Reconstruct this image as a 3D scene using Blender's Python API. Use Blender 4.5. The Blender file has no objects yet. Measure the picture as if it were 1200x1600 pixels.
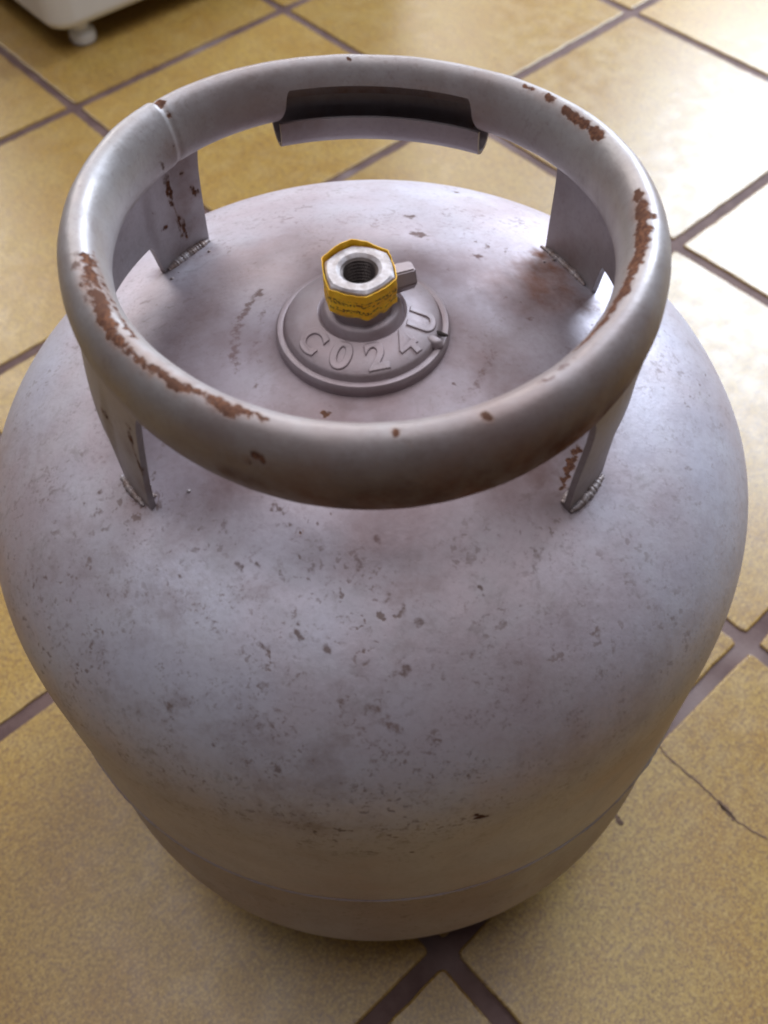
import bpy, bmesh, math, random
import numpy as np
from mathutils import Vector, Matrix, noise
sc = bpy.context.scene
COL = sc.collection
R = math.radians

# ------------------------------------------------------------------ camera
cam_d = bpy.data.cameras.new("camera")
cam = bpy.data.objects.new("camera", cam_d); COL.objects.link(cam)
right = Vector((0.9987, -0.0486, -0.0182)).normalized()
fwd = Vector((0.0127, 0.5687, -0.8224)).normalized()
up = right.cross(fwd).normalized(); right = fwd.cross(up).normalized()
M = Matrix((right, up, -fwd)).transposed().to_4x4()
M.translation = Vector((-0.0002, -0.2853, 0.6686))
cam.matrix_world = M
cam_d.sensor_fit = 'VERTICAL'; cam_d.sensor_height = 32.0
cam_d.lens = 1490.05/1600*32.0
cam_d.clip_start = 0.02; cam_d.clip_end = 60
cam_d.dof.use_dof = True; cam_d.dof.focus_distance = 0.42; cam_d.dof.aperture_fstop = 9.0
sc.camera = cam

# ------------------------------------------------------------------ light
world = bpy.data.worlds.new("World"); sc.world = world; world.use_nodes = True
bg = world.node_tree.nodes["Background"]
bg.inputs[0].default_value = (0.93, 0.88, 1.0, 1); bg.inputs[1].default_value = 0.055

def area(name, loc, target, sx, sy, power, color):
    d = bpy.data.lights.new(name, 'AREA'); d.shape = 'RECTANGLE'; d.size = sx; d.size_y = sy
    d.energy = power; d.color = color
    o = bpy.data.objects.new(name, d); COL.objects.link(o); o.location = loc
    o.rotation_euler = (Vector(target)-Vector(loc)).to_track_quat('-Z', 'Y').to_euler()
    return o
area("window_light", (1.60, 2.40, 1.80), (0.2, 0.4, 0.1), 1.3, 1.3, 130, (0.74, 0.85, 1.0))
area("back_fill_light", (-0.8, 2.9, 1.8), (-.1, 0.5, 0.2), 2.8, 1.3, 82, (1.0, 0.97, 0.95))  # added wide fill, brightens the far floor and its reflections
area("ceiling_lamp", (-.03, 0.20, 1.75), (0, 0, 0.3), 1.7, 1.3, 17, (0.97, 0.95, 1.0))
sc.view_settings.view_transform = 'Standard'; sc.view_settings.look = 'None'
sc.view_settings.exposure = 0.06; sc.view_settings.gamma = 1
sc.cycles.use_denoising = True
sc.cycles.filter_width = 2.0

# ------------------------------------------------------------------ helpers
def empty(name, loc, label, cat):
    o = bpy.data.objects.new(name, None); COL.objects.link(o); o.location = loc
    o.empty_display_size = 0.05
    o["label"] = label; o["category"] = cat
    return o

def mesh_obj(name, verts, faces, mat, parent=None, smooth=True, loc=None):
    me = bpy.data.meshes.new(name)
    me.from_pydata([tuple(v) for v in verts], [], [tuple(f) for f in faces])
    me.validate(); me.update()
    bm = bmesh.new(); bm.from_mesh(me)
    bmesh.ops.recalc_face_normals(bm, faces=bm.faces)
    bm.to_mesh(me); bm.free()
    if smooth:
        me.polygons.foreach_set('use_smooth', [True]*len(me.polygons))
    if mat: me.materials.append(mat)
    o = bpy.data.objects.new(name, me); COL.objects.link(o)
    if parent: o.parent = parent
    if loc: o.location = loc
    return o

def sharp(o, deg=35):
    me = o.data
    me.set_sharp_from_angle(angle=R(deg))

def grid_faces(nu, nv, cu=False, cv=False):
    f = []
    for i in range(nu if cu else nu-1):
        for j in range(nv if cv else nv-1):
            a = i*nv+j; b = ((i+1) % nu)*nv+j
            c = ((i+1) % nu)*nv+(j+1) % nv; d = i*nv+(j+1) % nv
            f.append((a, b, c, d))
    return f

def lathe(name, prof, mat, parent, n=128, center=(0, 0), smooth=True, sharp_deg=35):
    v = []; th = [2*math.pi*k/n for k in range(n)]
    for t in th:
        for r, z in prof:
            v.append((center[0]+r*math.cos(t), center[1]+r*math.sin(t), z))
    f = grid_faces(n, len(prof), cu=True)
    bm_faces = f
    o = mesh_obj(name, v, bm_faces, mat, parent, smooth)
    if prof[0][0] < 1e-5 or prof[-1][0] < 1e-5:
        bm = bmesh.new(); bm.from_mesh(o.data)
        bmesh.ops.remove_doubles(bm, verts=bm.verts, dist=1e-6)
        bmesh.ops.recalc_face_normals(bm, faces=bm.faces)
        bm.to_mesh(o.data); bm.free()
    if sharp_deg: sharp(o, sharp_deg)
    return o

def sstep(a, b, x):
    t = np.clip((x-a)/(b-a), 0, 1); return t*t*(3-2*t)

# ------------------------------------------------------------------ materials
class NT:
    def __init__(s, name):
        s.m = bpy.data.materials.new(name); s.m.use_nodes = True
        s.t = s.m.node_tree; s.b = s.t.nodes["Principled BSDF"]
    def n(s, typ, **kw):
        x = s.t.nodes.new(typ)
        for k, v in kw.items():
            if k.startswith('i_'): x.inputs[k[2:].replace('_', ' ')].default_value = v
            else: setattr(x, k, v)
        return x
    def l(s, a, b): s.t.links.new(a, b)
    def co(s):
        if not hasattr(s, 'c'): s.c = s.n('ShaderNodeTexCoord').outputs['Object']
        return s.c
    def noise(s, scale, detail=4, rough=.55, vec=None, dist=0):
        x = s.n('ShaderNodeTexNoise'); x.inputs['Scale'].default_value = scale
        x.inputs['Detail'].default_value = detail; x.inputs['Roughness'].default_value = rough
        x.inputs['Distortion'].default_value = dist
        s.l(vec or s.co(), x.inputs['Vector']); return x.outputs['Fac']
    def ramp(s, fac, a, b, ca=0.0, cb=1.0):
        x = s.n('ShaderNodeMapRange'); x.interpolation_type = 'SMOOTHSTEP'
        s.l(fac, x.inputs['Value'])
        x.inputs['From Min'].default_value = a; x.inputs['From Max'].default_value = b
        x.inputs['To Min'].default_value = ca; x.inputs['To Max'].default_value = cb
        return x.outputs['Result']
    def math(s, op, a, b=None):
        x = s.n('ShaderNodeMath', operation=op)
        for k, q in enumerate((a, b)):
            if q is None: continue
            if isinstance(q, (int, float)): x.inputs[k].default_value = q
            else: s.l(q, x.inputs[k])
        return x.outputs[0]
    def mix(s, fac, a, b, mode='MIX'):
        x = s.n('ShaderNodeMix', data_type='RGBA', blend_type=mode)
        if isinstance(fac, (int, float)): x.inputs[0].default_value = fac
        else: s.l(fac, x.inputs[0])
        for k, q in ((6, a), (7, b)):
            if isinstance(q, tuple): x.inputs[k].default_value = (*q, 1) if len(q) == 3 else q
            else: s.l(q, x.inputs[k])
        return x.outputs[2]
    def attr(s, name):
        x = s.n('ShaderNodeAttribute', attribute_name=name); return x.outputs['Fac']
    def bump(s, h, strength, dist, prev=None):
        x = s.n('ShaderNodeBump'); x.inputs['Strength'].default_value = strength
        x.inputs['Distance'].default_value = dist; s.l(h, x.inputs['Height'])
        if prev is not None: s.l(prev, x.inputs['Normal'])
        return x.outputs[0]

def silver_paint(name, speck=1.0, base=(.555, .545, .63), tint=(.50, .425, .46), rough=.40, patch=1.0):
    t = NT(name)
    big = t.noise(9, 3, .6)
    c = t.mix(t.ramp(big, .38, .68), base, tint)
    mot = t.noise(60, 5, .65)
    c = t.mix(t.ramp(mot, .35, .75, 0, .35), c, (.52, .52, .55))
    fine = t.noise(420, 3, .6)
    c = t.mix(t.ramp(fine, .45, .75, 0, .16), c, (.22, .18, .18))
    # smudges of dirt
    sm = t.noise(90, 6, .75, dist=.5)
    smf = t.math('MULTIPLY', t.ramp(sm, .54, .68), t.math('MULTIPLY', t.ramp(t.noise(15, 3), .42, .62), t.math('ADD', t.attr('speckle'), .25)))
    c = t.mix(t.math('MULTIPLY', smf, .42*patch), c, (.20, .165, .14))
    bl_ = t.noise(26, 7, .72, dist=.25)
    blf = t.math('MULTIPLY', t.ramp(bl_, .47, .70), t.math('ADD', t.attr('speckle'), .20))
    c = t.mix(t.math('MULTIPLY', blf, .36*patch), c, (.235, .165, .150))
    sp2 = t.math('MULTIPLY', t.ramp(t.noise(520, 4, .7), .53, .63), t.ramp(t.noise(70, 4, .7), .45, .62))
    c = t.mix(t.math('MULTIPLY', t.math('MULTIPLY', sp2, t.attr('speckle')), .55*speck), c, (.17, .115, .095))
    # tiny chips and specks
    sa = t.ramp(t.noise(260, 2.5, .6, dist=.25), .57, .65)
    sb = t.math('MULTIPLY', sa, t.ramp(t.noise(48, 4, .65), .44, .60))
    sb = t.math('MULTIPLY', sb, t.ramp(t.noise(11, 3), .36, .58, .15, 1.0))
    sc_ = t.math('MULTIPLY', t.ramp(t.noise(150, 6, .75, dist=.4), .58, .66), t.ramp(t.noise(22, 3), .50, .62))
    sb = t.math('MAXIMUM', sb, t.math('MULTIPLY', sc_, .8))
    spk = t.math('MULTIPLY', t.math('MULTIPLY', sb, t.attr('speckle')), .80*speck)
    c = t.mix(spk, c, (.15, .10, .075))
    # grime and rust laid where the mesh says (wear with its own shape), plus painted grip shade
    n1 = t.noise(230, 5, .7); n2 = t.noise(700, 3, .6); n3 = t.noise(85, 4, .65)
    g = t.math('ADD', t.attr('grime'), t.math('MULTIPLY', t.math('SUBTRACT', n1, .5), 2.2))
    gm = t.math('MULTIPLY', t.ramp(g, .12, .62), t.ramp(t.attr('grime'), .02, .25))
    c = t.mix(t.math('MULTIPLY', gm, .78), c, (.13, .085, .065))
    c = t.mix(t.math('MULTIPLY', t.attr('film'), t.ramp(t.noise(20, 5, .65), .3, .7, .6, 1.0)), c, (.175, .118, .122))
    st = t.math('MULTIPLY', t.attr('stain_shade'), t.ramp(n3, .25, .75, .55, 1.0))
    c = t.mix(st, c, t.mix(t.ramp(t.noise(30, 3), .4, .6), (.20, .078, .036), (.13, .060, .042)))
    halo = t.math('MULTIPLY', t.ramp(t.attr('rust'), .02, .6, 0, .55), t.ramp(n3, .35, .6, .3, 1.0))
    c = t.mix(halo, c, (.26, .15, .10))
    r = t.math('ADD', t.attr('rust'), t.math('MULTIPLY', t.math('SUBTRACT', n1, .5), 1.7))
    rm = t.math('MULTIPLY', t.ramp(r, .30, .58), t.ramp(t.attr('rust'), .05, .3))
    rc = t.mix(t.ramp(n2, .35, .65), (.085, .042, .032), (.205, .098, .060))
    rc = t.mix(t.ramp(n3, .35, .65), rc, (.115, .062, .045))
    c = t.mix(rm, c, rc)
    t.l(c, t.b.inputs['Base Color'])
    dirt = t.math('MAXIMUM', t.math('MAXIMUM', rm, t.math('MULTIPLY', st, 1.2)), t.math('MAXIMUM', gm, spk))
    clean = t.math('MAXIMUM', t.math('SUBTRACT', 1.0, dirt), 0.0)
    met = t.math('MULTIPLY', clean, .34)
    t.l(t.math('MULTIPLY', clean, .5), t.b.inputs['Specular IOR Level'])
    t.l(met, t.b.inputs['Metallic'])
    ro = t.math('ADD', t.ramp(mot, .3, .7, rough, rough+.12), t.math('MULTIPLY', t.math('ADD', rm, st), .35))
    t.l(ro, t.b.inputs['Roughness'])
    h = t.math('ADD', t.math('MULTIPLY', n1, .5), t.math('MULTIPLY', rm, -.9))
    b1 = t.bump(h, .35, .0006)
    b2 = t.bump(t.noise(45, 4), .40, .0012, b1)
    b2 = t.bump(t.noise(900, 2, .5), .10, .0003, b2)
    h3 = t.math('MULTIPLY', spk, -1.0)
    b3 = t.bump(h3, .18, .0004, b2)
    t.l(b3, t.b.inputs['Normal'])
    return t.m

MAT_BODY = silver_paint("silver_paint_body", rough=.46)
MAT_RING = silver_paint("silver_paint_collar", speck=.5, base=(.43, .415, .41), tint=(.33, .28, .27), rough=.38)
MAT_SKIRT = silver_paint("silver_paint_skirt", speck=.4, base=(.50, .485, .51), tint=(.41, .37, .37), rough=.42)
MAT_FLANGE = silver_paint("silver_paint_flange", speck=.3, base=(.50, .44, .47), tint=(.40, .33, .35), rough=.42, patch=.8)

def simple(name, col, rough=.5, metal=0.0, bump=None, var=None):
    t = NT(name)
    if var:
        c = t.mix(t.ramp(t.noise(var[1], 4), .3, .7), col, var[0]); t.l(c, t.b.inputs['Base Color'])
    else: t.b.inputs['Base Color'].default_value = (*col, 1)
    t.b.inputs['Roughness'].default_value = rough; t.b.inputs['Metallic'].default_value = metal
    if bump: t.l(t.bump(t.noise(bump[0], 4), bump[1], bump[2]), t.b.inputs['Normal'])
    return t.m

def tile_material():
    t = NT("ochre_glazed_tile")
    oi = t.n('ShaderNodeObjectInfo')
    vec = t.n('ShaderNodeVectorMath', operation='ADD')
    t.l(t.co(), vec.inputs[0]); t.l(oi.outputs['Location'], vec.inputs[1])
    v = vec.outputs[0]
    a = t.noise(16, 4, .6, v); b = t.noise(400, 4, .8, v); d = t.noise(150, 4, .7, v); e = t.noise(45, 3, .6, v)
    c = t.mix(t.ramp(a, .35, .65), (.365, .205, .032), (.405, .252, .050))
    c = t.mix(t.ramp(d, .40, .66, 0, .60), c, (.21, .112, .036))
    c = t.mix(t.ramp(e, .45, .70, 0, .40), c, (.41, .27, .085))
    c = t.mix(t.ramp(b, .50, .60, 0, .70), c, (.16, .085, .045))
    c = t.mix(t.ramp(b, .47, .38, 0, .60), c, (.53, .37, .13))

    hs = t.n('ShaderNodeHueSaturation'); t.l(c, hs.inputs['Color'])
    t.l(t.ramp(oi.outputs['Random'], 0, 1, .93, 1.05), hs.inputs['Value'])
    t.l(hs.outputs[0], t.b.inputs['Base Color'])
    t.l(t.ramp(e, .3, .7, .31, .40), t.b.inputs['Roughness'])
    t.b.inputs['IOR'].default_value = 1.60
    b1 = t.bump(t.noise(60, 3, .5, v), .12, .001)
    b2 = t.bump(b, .12, .0003, b1); t.l(b2, t.b.inputs['Normal'])
    return t.m
MAT_TILE = tile_material()
def grout_material():
    t = NT("dark_grout")
    c = t.mix(t.ramp(t.noise(25, 5, .7), .35, .65), (.088, .043, .037), (.14, .080, .068))
    c = t.mix(t.ramp(t.noise(6, 3, .6), .52, .68, 0, .7), c, (.26, .20, .19))
    t.l(c, t.b.inputs['Base Color']); t.b.inputs['Roughness'].default_value = .75
    t.l(t.bump(t.noise(300, 4), .5, .0006), t.b.inputs['Normal'])
    return t.m
MAT_GROUT = grout_material()

# ------------------------------------------------------------------ floor
GS = 0.328; GA = 0.68599
EA = Vector((math.cos(GA), math.sin(GA), 0)); EB = Vector((-math.sin(GA), math.cos(GA), 0))
GO = Vector((0.16914, 1.21449, 0))
floor = mesh_obj("floor", [(-4, -4, -.002), (4, -4, -.002), (4, 4, -.002), (-4, 4, -.002)], [(0, 1, 2, 3)], MAT_GROUT, None, False)
floor["kind"] = "structure"; floor["label"] = "yellow ochre ceramic tile floor laid with wide dark grout joints"
def tile_mesh(seed):
    rnd = random.Random(seed)
    h = (GS-.0115)/2; bev = .0016; cr = .004
    def ring(off, z, jit):
        pts = []
        for cx, cy, a0 in ((h-cr, h-cr, 0), (-(h-cr), h-cr, 90), (-(h-cr), -(h-cr), 180), (h-cr, -(h-cr), 270)):
            for k in range(5):
                a = R(a0+k*22.5); rr = cr-off
                pts.append((cx+rr*math.cos(a), cy+rr*math.sin(a), z))
            # points along the side that follows, slightly uneven
            nx, ny, _ = pts[-1]
            if a0 == 0: seg = [(x, ny) for x in np.linspace(h-cr, -(h-cr), 26)[1:-1]]
            elif a0 == 90: seg = [(nx, y) for y in np.linspace(h-cr, -(h-cr), 26)[1:-1]]
            elif a0 == 180: seg = [(x, ny) for x in np.linspace(-(h-cr), h-cr, 26)[1:-1]]
            else: seg = [(nx, y) for y in np.linspace(-(h-cr), h-cr, 26)[1:-1]]
            pts += [(x, y, z) for x, y in seg]
        return pts
    rings = [ring(0, -.006, 0), ring(0, -.0013, 0), ring(.0005, -.0004, 0), ring(bev, 0, 0)]
    n = len(rings[0]); jit = [1-rnd.random()**3*.006 for _ in range(n)]
    v = []
    for q in rings:
        for k, (x, y, z) in enumerate(q): v.append((x*jit[k], y*jit[k], z))
    f = []
    for a in range(3):
        for k in range(n): f.append((a*n+k, a*n+(k+1) % n, (a+1)*n+(k+1) % n, (a+1)*n+k))
    f.append(tuple(3*n+k for k in range(n)))
    me_o = mesh_obj("tile", v, f, MAT_TILE, None, False)
    me = me_o.data; bpy.data.objects.remove(me_o); return me
tmeshes = [tile_mesh(s) for s in range(4)]
rnd = random.Random(4)
tiles = {}
for i in range(-5, 9):
    for j in range(-5, 9):
        o = bpy.data.objects.new("tile", tmeshes[rnd.randrange(4)]); COL.objects.link(o)
        p = GO-(i+.5)*GS*EA-(j+.5)*GS*EB
        o.location = p+Vector((rnd.uniform(-.0006, .0006), rnd.uniform(-.0006, .0006), rnd.uniform(-.0002, .0003)))
        o.rotation_euler = (0, 0, GA+rnd.choice((0, 1, 2, 3))*math.pi/2+rnd.uniform(-.0012, .0012))
        o.parent = floor; tiles[i, j] = o

# cracks in the tile front right: thin dark hairline strip following an uneven path
def hairline(name, pts, w, mat, parent, seed=0):
    rn = random.Random(seed); P = []
    for a, b in zip(pts[:-1], pts[1:]):
        for k in range(8):
            t = k/8; P.append((a[0]*(1-t)+b[0]*t+rn.uniform(-.0006, .0006), a[1]*(1-t)+b[1]*t+rn.uniform(-.0006, .0006)))
    P.append(pts[-1]); v = []
    for k, (x, y) in enumerate(P):
        q = P[min(k+1, len(P)-1)]; p = P[max(k-1, 0)]
        d = Vector((q[0]-p[0], q[1]-p[1])).normalized(); ww = w*(.35+rn.random())
        if k in (0, len(P)-1): ww *= .15
        v += [(x-d.y*ww, y+d.x*ww, .0005), (x+d.y*ww, y-d.x*ww, .0005)]
    f = [(2*k, 2*k+1, 2*k+3, 2*k+2) for k in range(len(P)-1)]
    return mesh_obj(name, v, f, mat, parent, False)
MAT_CRACK = simple("crack_dark", (.17, .10, .065), .8)
hairline("crack", [(.1995, -.0405), (.2024, -.0482), (.2226, -.0704), (.2406, -.0975), (.2591, -.1111), (.30, -.14)], .0006, MAT_CRACK, floor, 1)
hairline("crack", [(.232, -.083), (.236, -.090), (.2405, -.0965)], .0015, MAT_CRACK, floor, 2)
hairline("crack", [(.1575, -.086), (.1594, -.0918), (.1620, -.096)], .0018, MAT_CRACK, floor, 3)

# ------------------------------------------------------------------ gas cylinder
cyl = empty("gas_cylinder", (0, 0, 0), "scuffed silver painted steel gas cylinder with rusty round collar standing on the tile floor", "gas cylinder")
RB = .18; ZEQ = .26966; HT = .11006; ET = 2.945; ZS = .11461; HB = .08627; EB2 = 2.951
def dome_z(r):
    q = min(r/RB, 1.0)
    return ZEQ+HT*(1-q**ET)**(1/ET)+.0095*max(0, 1-(r/.125)**2)**2.2
prof = []
for k in range(0, 150):
    q = k/149*math.pi/2
    r = RB*math.sin(q)**(2/ET) if k else 0.0
    prof.append((r, ZEQ+HT*math.cos(q)**(2/ET)))
# resample the dome evenly by arc length
def resample(p, step):
    P = np.array(p); s = np.concatenate([[0], np.cumsum(np.hypot(*(P[1:]-P[:-1]).T))])
    n = max(2, int(s[-1]/step)); q = np.linspace(0, s[-1], n)
    return list(zip(np.interp(q, s, P[:, 0]), np.interp(q, s, P[:, 1])))
fineq = [(RB*math.sin(q)**(2/ET), ZEQ+HT*math.cos(q)**(2/ET)) for q in np.linspace(0, math.pi/2, 4000)]
fineq[0] = (0, ZEQ+HT); fineq[-1] = (RB, ZEQ)
top = resample(fineq, .0011)
top = [(r, z+.0095*max(0, 1-(r/.125)**2)**2.2) for r, z in top]
def lip(z):   # equator weld: the upper shell laps a hair over the lower one
    return 0
mid = [(RB, z) for z in np.arange(ZEQ-.004, .1945, -.004)]+[(RB, .1942), (RB-.0006, .1936)]
shell_u = top+mid
lowq = [(RB*math.cos(q)**(2/EB2), ZS-HB*math.sin(q)**(2/EB2)) for q in np.linspace(0, math.pi/2, 600)]
lowq[-1] = (0, ZS-HB)
low = [(RB-.0016, .1940), (RB-.0016, .18), (RB-.0014, .16), (RB-.0012, .14), (RB-.0004, .125)]+resample(lowq, .004)

def deform(v):
    """slight dents and waviness in the pressed steel"""
    V = np.array(v, dtype=float)
    r = np.hypot(V[:, 0], V[:, 1]); a = np.arctan2(V[:, 1], V[:, 0])
    k = 1+.0016*np.sin(2*a+.4)*sstep(.08, .17, r)+.0010*np.sin(3*a+V[:, 2]*20)
    V[:, 0] *= k; V[:, 1] *= k
    for cx, cy, cz, rad, dep in ((.06, -.155, .27, .035, .0018), (-.11, -.10, .345, .03, .0010), (.10, -.10, .35, .035, .0014), (-.03, -.12, .36, .04, .0010), (.15, .02, .33, .03, .001)):
        c = np.array((cx, cy, cz)); dd = np.linalg.norm(V-c, axis=1)
        w = np.exp(-(dd/rad)**2)*dep
        nrm = V-np.array((0, 0, .22)); nrm /= np.linalg.norm(nrm, axis=1)[:, None]
        V -= nrm*w[:, None]
    return V
def revolve(name, prof, n, mat, parent, dents=True):
    v = []
    for k in range(n):
        t = 2*math.pi*k/n; c, s = math.cos(t), math.sin(t)
        v += [(r*c, r*s, z) for r, z in prof]
    V = deform(v) if dents else np.array(v)
    f = grid_faces(n, len(prof), cu=True)
    me = bpy.data.meshes.new(name); me.from_pydata(V.tolist(), [], f)
    bm = bmesh.new(); bm.from_mesh(me)
    bmesh.ops.remove_doubles(bm, verts=bm.verts, dist=2e-6)
    bmesh.ops.recalc_face_normals(bm, faces=bm.faces)
    bm.to_mesh(me); bm.free(); me.polygons.foreach_set('use_smooth', [True]*len(me.polygons))
    me.materials.append(mat)
    o = bpy.data.objects.new(name, me); COL.objects.link(o); o.parent = parent
    return o
upper = revolve("upper_shell", shell_u, 620, MAT_BODY, cyl)
lower = revolve("lower_shell", low, 200, MAT_BODY, cyl)
# equator weld seam bead
v = []; n = 400; m = 8
for k in range(n):
    t = 2*math.pi*k/n
    rr = .0013*(1+.35*noise.noise(Vector((math.cos(t)*40, math.sin(t)*40, 0))))
    for j in range(m):
        q = 2*math.pi*j/m
        r = RB-.0006+rr*math.cos(q); v.append((r*math.cos(t), r*math.sin(t), .1932+1.2*rr*math.sin(q)))
seam = mesh_obj("weld_seam", deform(v), grid_faces(n, m, True, True), MAT_BODY, cyl)
# foot ring under the tank
base_ring = lathe("base_ring", [(.128, .052), (.130, .030), (.131, .006), (.134, .002), (.134, 0), (.128, 0), (.127, .006), (.126, .030), (.124, .052)], MAT_SKIRT, cyl, 160)

# ---- collar: rolled rim
RT = .1013; ZT = .43323; DX, DY = .00285, -.0017; TX, TY = -.00096, -.00924
C2, S2, C3, S3, C4, S4 = -.00363, -.00927, -.01335, .00998, .00057, .00083; ZA, ZB = .01622, -.02676
def rim_pt(phi, u, w):
    """point at offset u (outward) and w (up) from the rim's centre line"""
    k = RT+u+RT*(C2*math.cos(2*phi)+S2*math.sin(2*phi)+C3*math.cos(3*phi)+S3*math.sin(3*phi)+C4*math.cos(4*phi)+S4*math.sin(4*phi))
    x = k*math.cos(phi); y = k*math.sin(phi)
    z = ZT+w+TX*x+TY*y+.1*(ZA*math.cos(2*phi)+ZB*math.sin(2*phi))
    return (x+DX, y+DY, z)
AR, BR = .01025, .01739
def smooth1(a, b, x):
    t = min(1, max(0, (x-a)/(b-a))); return t*t*(3-2*t)
def sec(phi, q):
    """tube section: q in degrees, 0 = outside, 90 = top, 180 = inside, -90/270 = bottom"""
    a = R(q); c, s = math.cos(a), math.sin(a)
    sp = math.sin(phi)
    bl = BR*(.77-.33*sp) if s < 0 else BR
    d = math.degrees(phi) % 360
    # joint of the two rim pieces: the left piece is a hair fatter
    j = 1+.045*smooth1(140.2, 141.6, d)*(1-smooth1(150, 165, d))-.025*math.exp(-((d-139.8)/.8)**2)
    af = AR*(.88-.10*sp)
    return (AR-af+af*c*j, bl*s*j)
G0, G1 = 58.2, 111.0     # hand grip, where the roll is cut open underneath
TH = .0026
phis = sorted(set([k*.5 for k in range(720)]+[G0-3+k*.2 for k in range(30)]+[G1-3+k*.2 for k in range(30)]+[138+k*.15 for k in range(40)]))
NS = 54
outer = []; inner = []
for d in phis:
    phi = R(d)
    g = smooth1(G0-1.5, G0+3.5, d)*(1-smooth1(G1-3.5, G1+1.5, d))
    qa = 254*(1-g)+153*g          # inner end of the sheet
    qb = -113*(1-g)+-25*g         # outer end
    for k in range(NS):
        q = qa+(qb-qa)*k/(NS-1)
        u, w = sec(phi, q)
        nv = .00018*noise.noise(Vector((math.cos(phi)*9, math.sin(phi)*9, q*.02)))
        ln = math.hypot(u, w); s1 = (ln+nv)/ln
        outer.append(rim_pt(phi, u*s1, w*s1))
        a = R(q)
        nx, nz = math.cos(a)/AR, math.sin(a)/BR; L = math.hypot(nx, nz)
        inner.append(rim_pt(phi, u-TH*nx/L, w-TH*nz/L))
N = len(phis); off = N*NS
f = grid_faces(N, NS, cu=True)+[tuple(off+x for x in reversed(t)) for t in grid_faces(N, NS, cu=True)]
for i in range(N):
    a = i*NS; b = ((i+1) % N)*NS
    f.append((a, b, off+b, off+a)); a += NS-1; b += NS-1; f.append((a, off+a, off+b, b))
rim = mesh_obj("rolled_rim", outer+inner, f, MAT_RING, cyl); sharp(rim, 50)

# lip of the hand grip: the sheet hooks down, inward and up again
def strip(name, rows, thick, mat, parent, closed=False):
    """rows: list over phi of lists of (u,w) centre line points -> solid strip"""
    o = []; ii = []
    for phi, pl in rows:
        for k, (u, w) in enumerate(pl):
            p = pl[max(0, k-1)]; q = pl[min(len(pl)-1, k+1)]
            t = Vector((q[0]-p[0], q[1]-p[1])).normalized(); n_ = (t.y, -t.x)
            o.append(rim_pt(phi, u+n_[0]*thick/2, w+n_[1]*thick/2)); ii.append(rim_pt(phi, u-n_[0]*thick/2, w-n_[1]*thick/2))
    n, m = len(rows), len(rows[0][1]); off = n*m
    f = grid_faces(n, m)+[tuple(off+x for x in reversed(t)) for t in grid_faces(n, m)]
    for i in range(n-1):
        a, b = i*m, (i+1)*m; f.append((a, off+a, off+b, b)); a += m-1; b += m-1; f.append((a, b, off+b, off+a))
    for j in range(m-1):
        f.append((j, j+1, off+j+1, off+j)); a = (n-1)*m+j; f.append((a, off+a, off+a+1, a+1))
    x = mesh_obj(name, o+ii, f, mat, parent); sharp(x, 45); return x
rows = []
hook = [(.0092, -.002), (.0092, -.008), (.0085, -.0125), (.0066, -.0165), (.004, -.0190), (.0008, -.0198), (-.0016, -.0187), (-.0028, -.0160), (-.0032, -.013), (-.0033, -.0100), (-.0032, -.0075)]
for k in range(100):
    d = G0+.3+(G1-G0-.6)*k/99
    rows.append((R(d), hook))
grip = strip("grip_lip", rows, .0015, MAT_SKIRT, cyl)

# ---- collar: side skirts with feet
def skirt(name, d0, d1, feet, top_trim):
    """sheet hanging from the outside of the rim between two feet; angles in degrees"""
    Z_ARCH = .3885
    def bottom(d):
        z = Z_ARCH; r = .1100
        zf = dome_z(.1105)-.003
        for a, b in feet:
            if a <= d <= b: return zf
            if a-3 < d < a: return zf+(Z_ARCH-zf)*smooth1(0, 1, (a-d)/3.0)**.8
            if b < d < b+3: return zf+(Z_ARCH-zf)*smooth1(0, 1, (d-b)/3.0)**.8
        return z
    n = int((d1-d0)/.4); m = 26; o = []; ii = []
    for i in range(n+1):
        d = d0+(d1-d0)*i/n
        zb = bottom(d)
        for j in range(m):
            t = j/(m-1)
            # cut edge leans, with a rounded top corner
            e0 = top_trim[0]*math.exp(-t*9); e1 = top_trim[1]*math.exp(-t*9)
            dd = d0-e0+(d1+e1-(d0-e0))*i/n
            phi = R(dd)
            xt, yt, zt_ = rim_pt(phi, .0078, -.004)
            rt = math.hypot(xt, yt); ph2 = math.atan2(yt, xt)
            z = zt_+(zb-zt_)*t
            rr = rt+(.1100-rt)*smooth1(0, 1, t)+.0005*noise.noise(Vector((dd*.05, z*25, 3)))
            for lst, dr in ((o, TH/2), (ii, -TH/2)): lst.append(((rr+dr)*math.cos(ph2), (rr+dr)*math.sin(ph2), z))
    n += 1; off = n*m
    f = grid_faces(n, m)+[tuple(off+x for x in reversed(t)) for t in grid_faces(n, m)]
    for i in range(n-1):
        a, b = i*m, (i+1)*m; f.append((a, off+a, off+b, b)); a += m-1; b += m-1; f.append((a, b, off+b, off+a))
    for j in range(m-1):
        f.append((j, j+1, off+j+1, off+j)); a = (n-1)*m+j; f.append((a, off+a, off+a+1, a+1))
    x = mesh_obj(name, o+ii, f, MAT_SKIRT, cyl); sharp(x, 45); return x
left_skirt = skirt("collar_skirt", 131.2, 219.0, [(131, 145.4), (209, 220)], (3.5, 4.5))
right_skirt = skirt("collar_skirt", -48.6, 38.6, [(-49, -36), (20.4, 39)], (3.5, 3.0))

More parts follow.
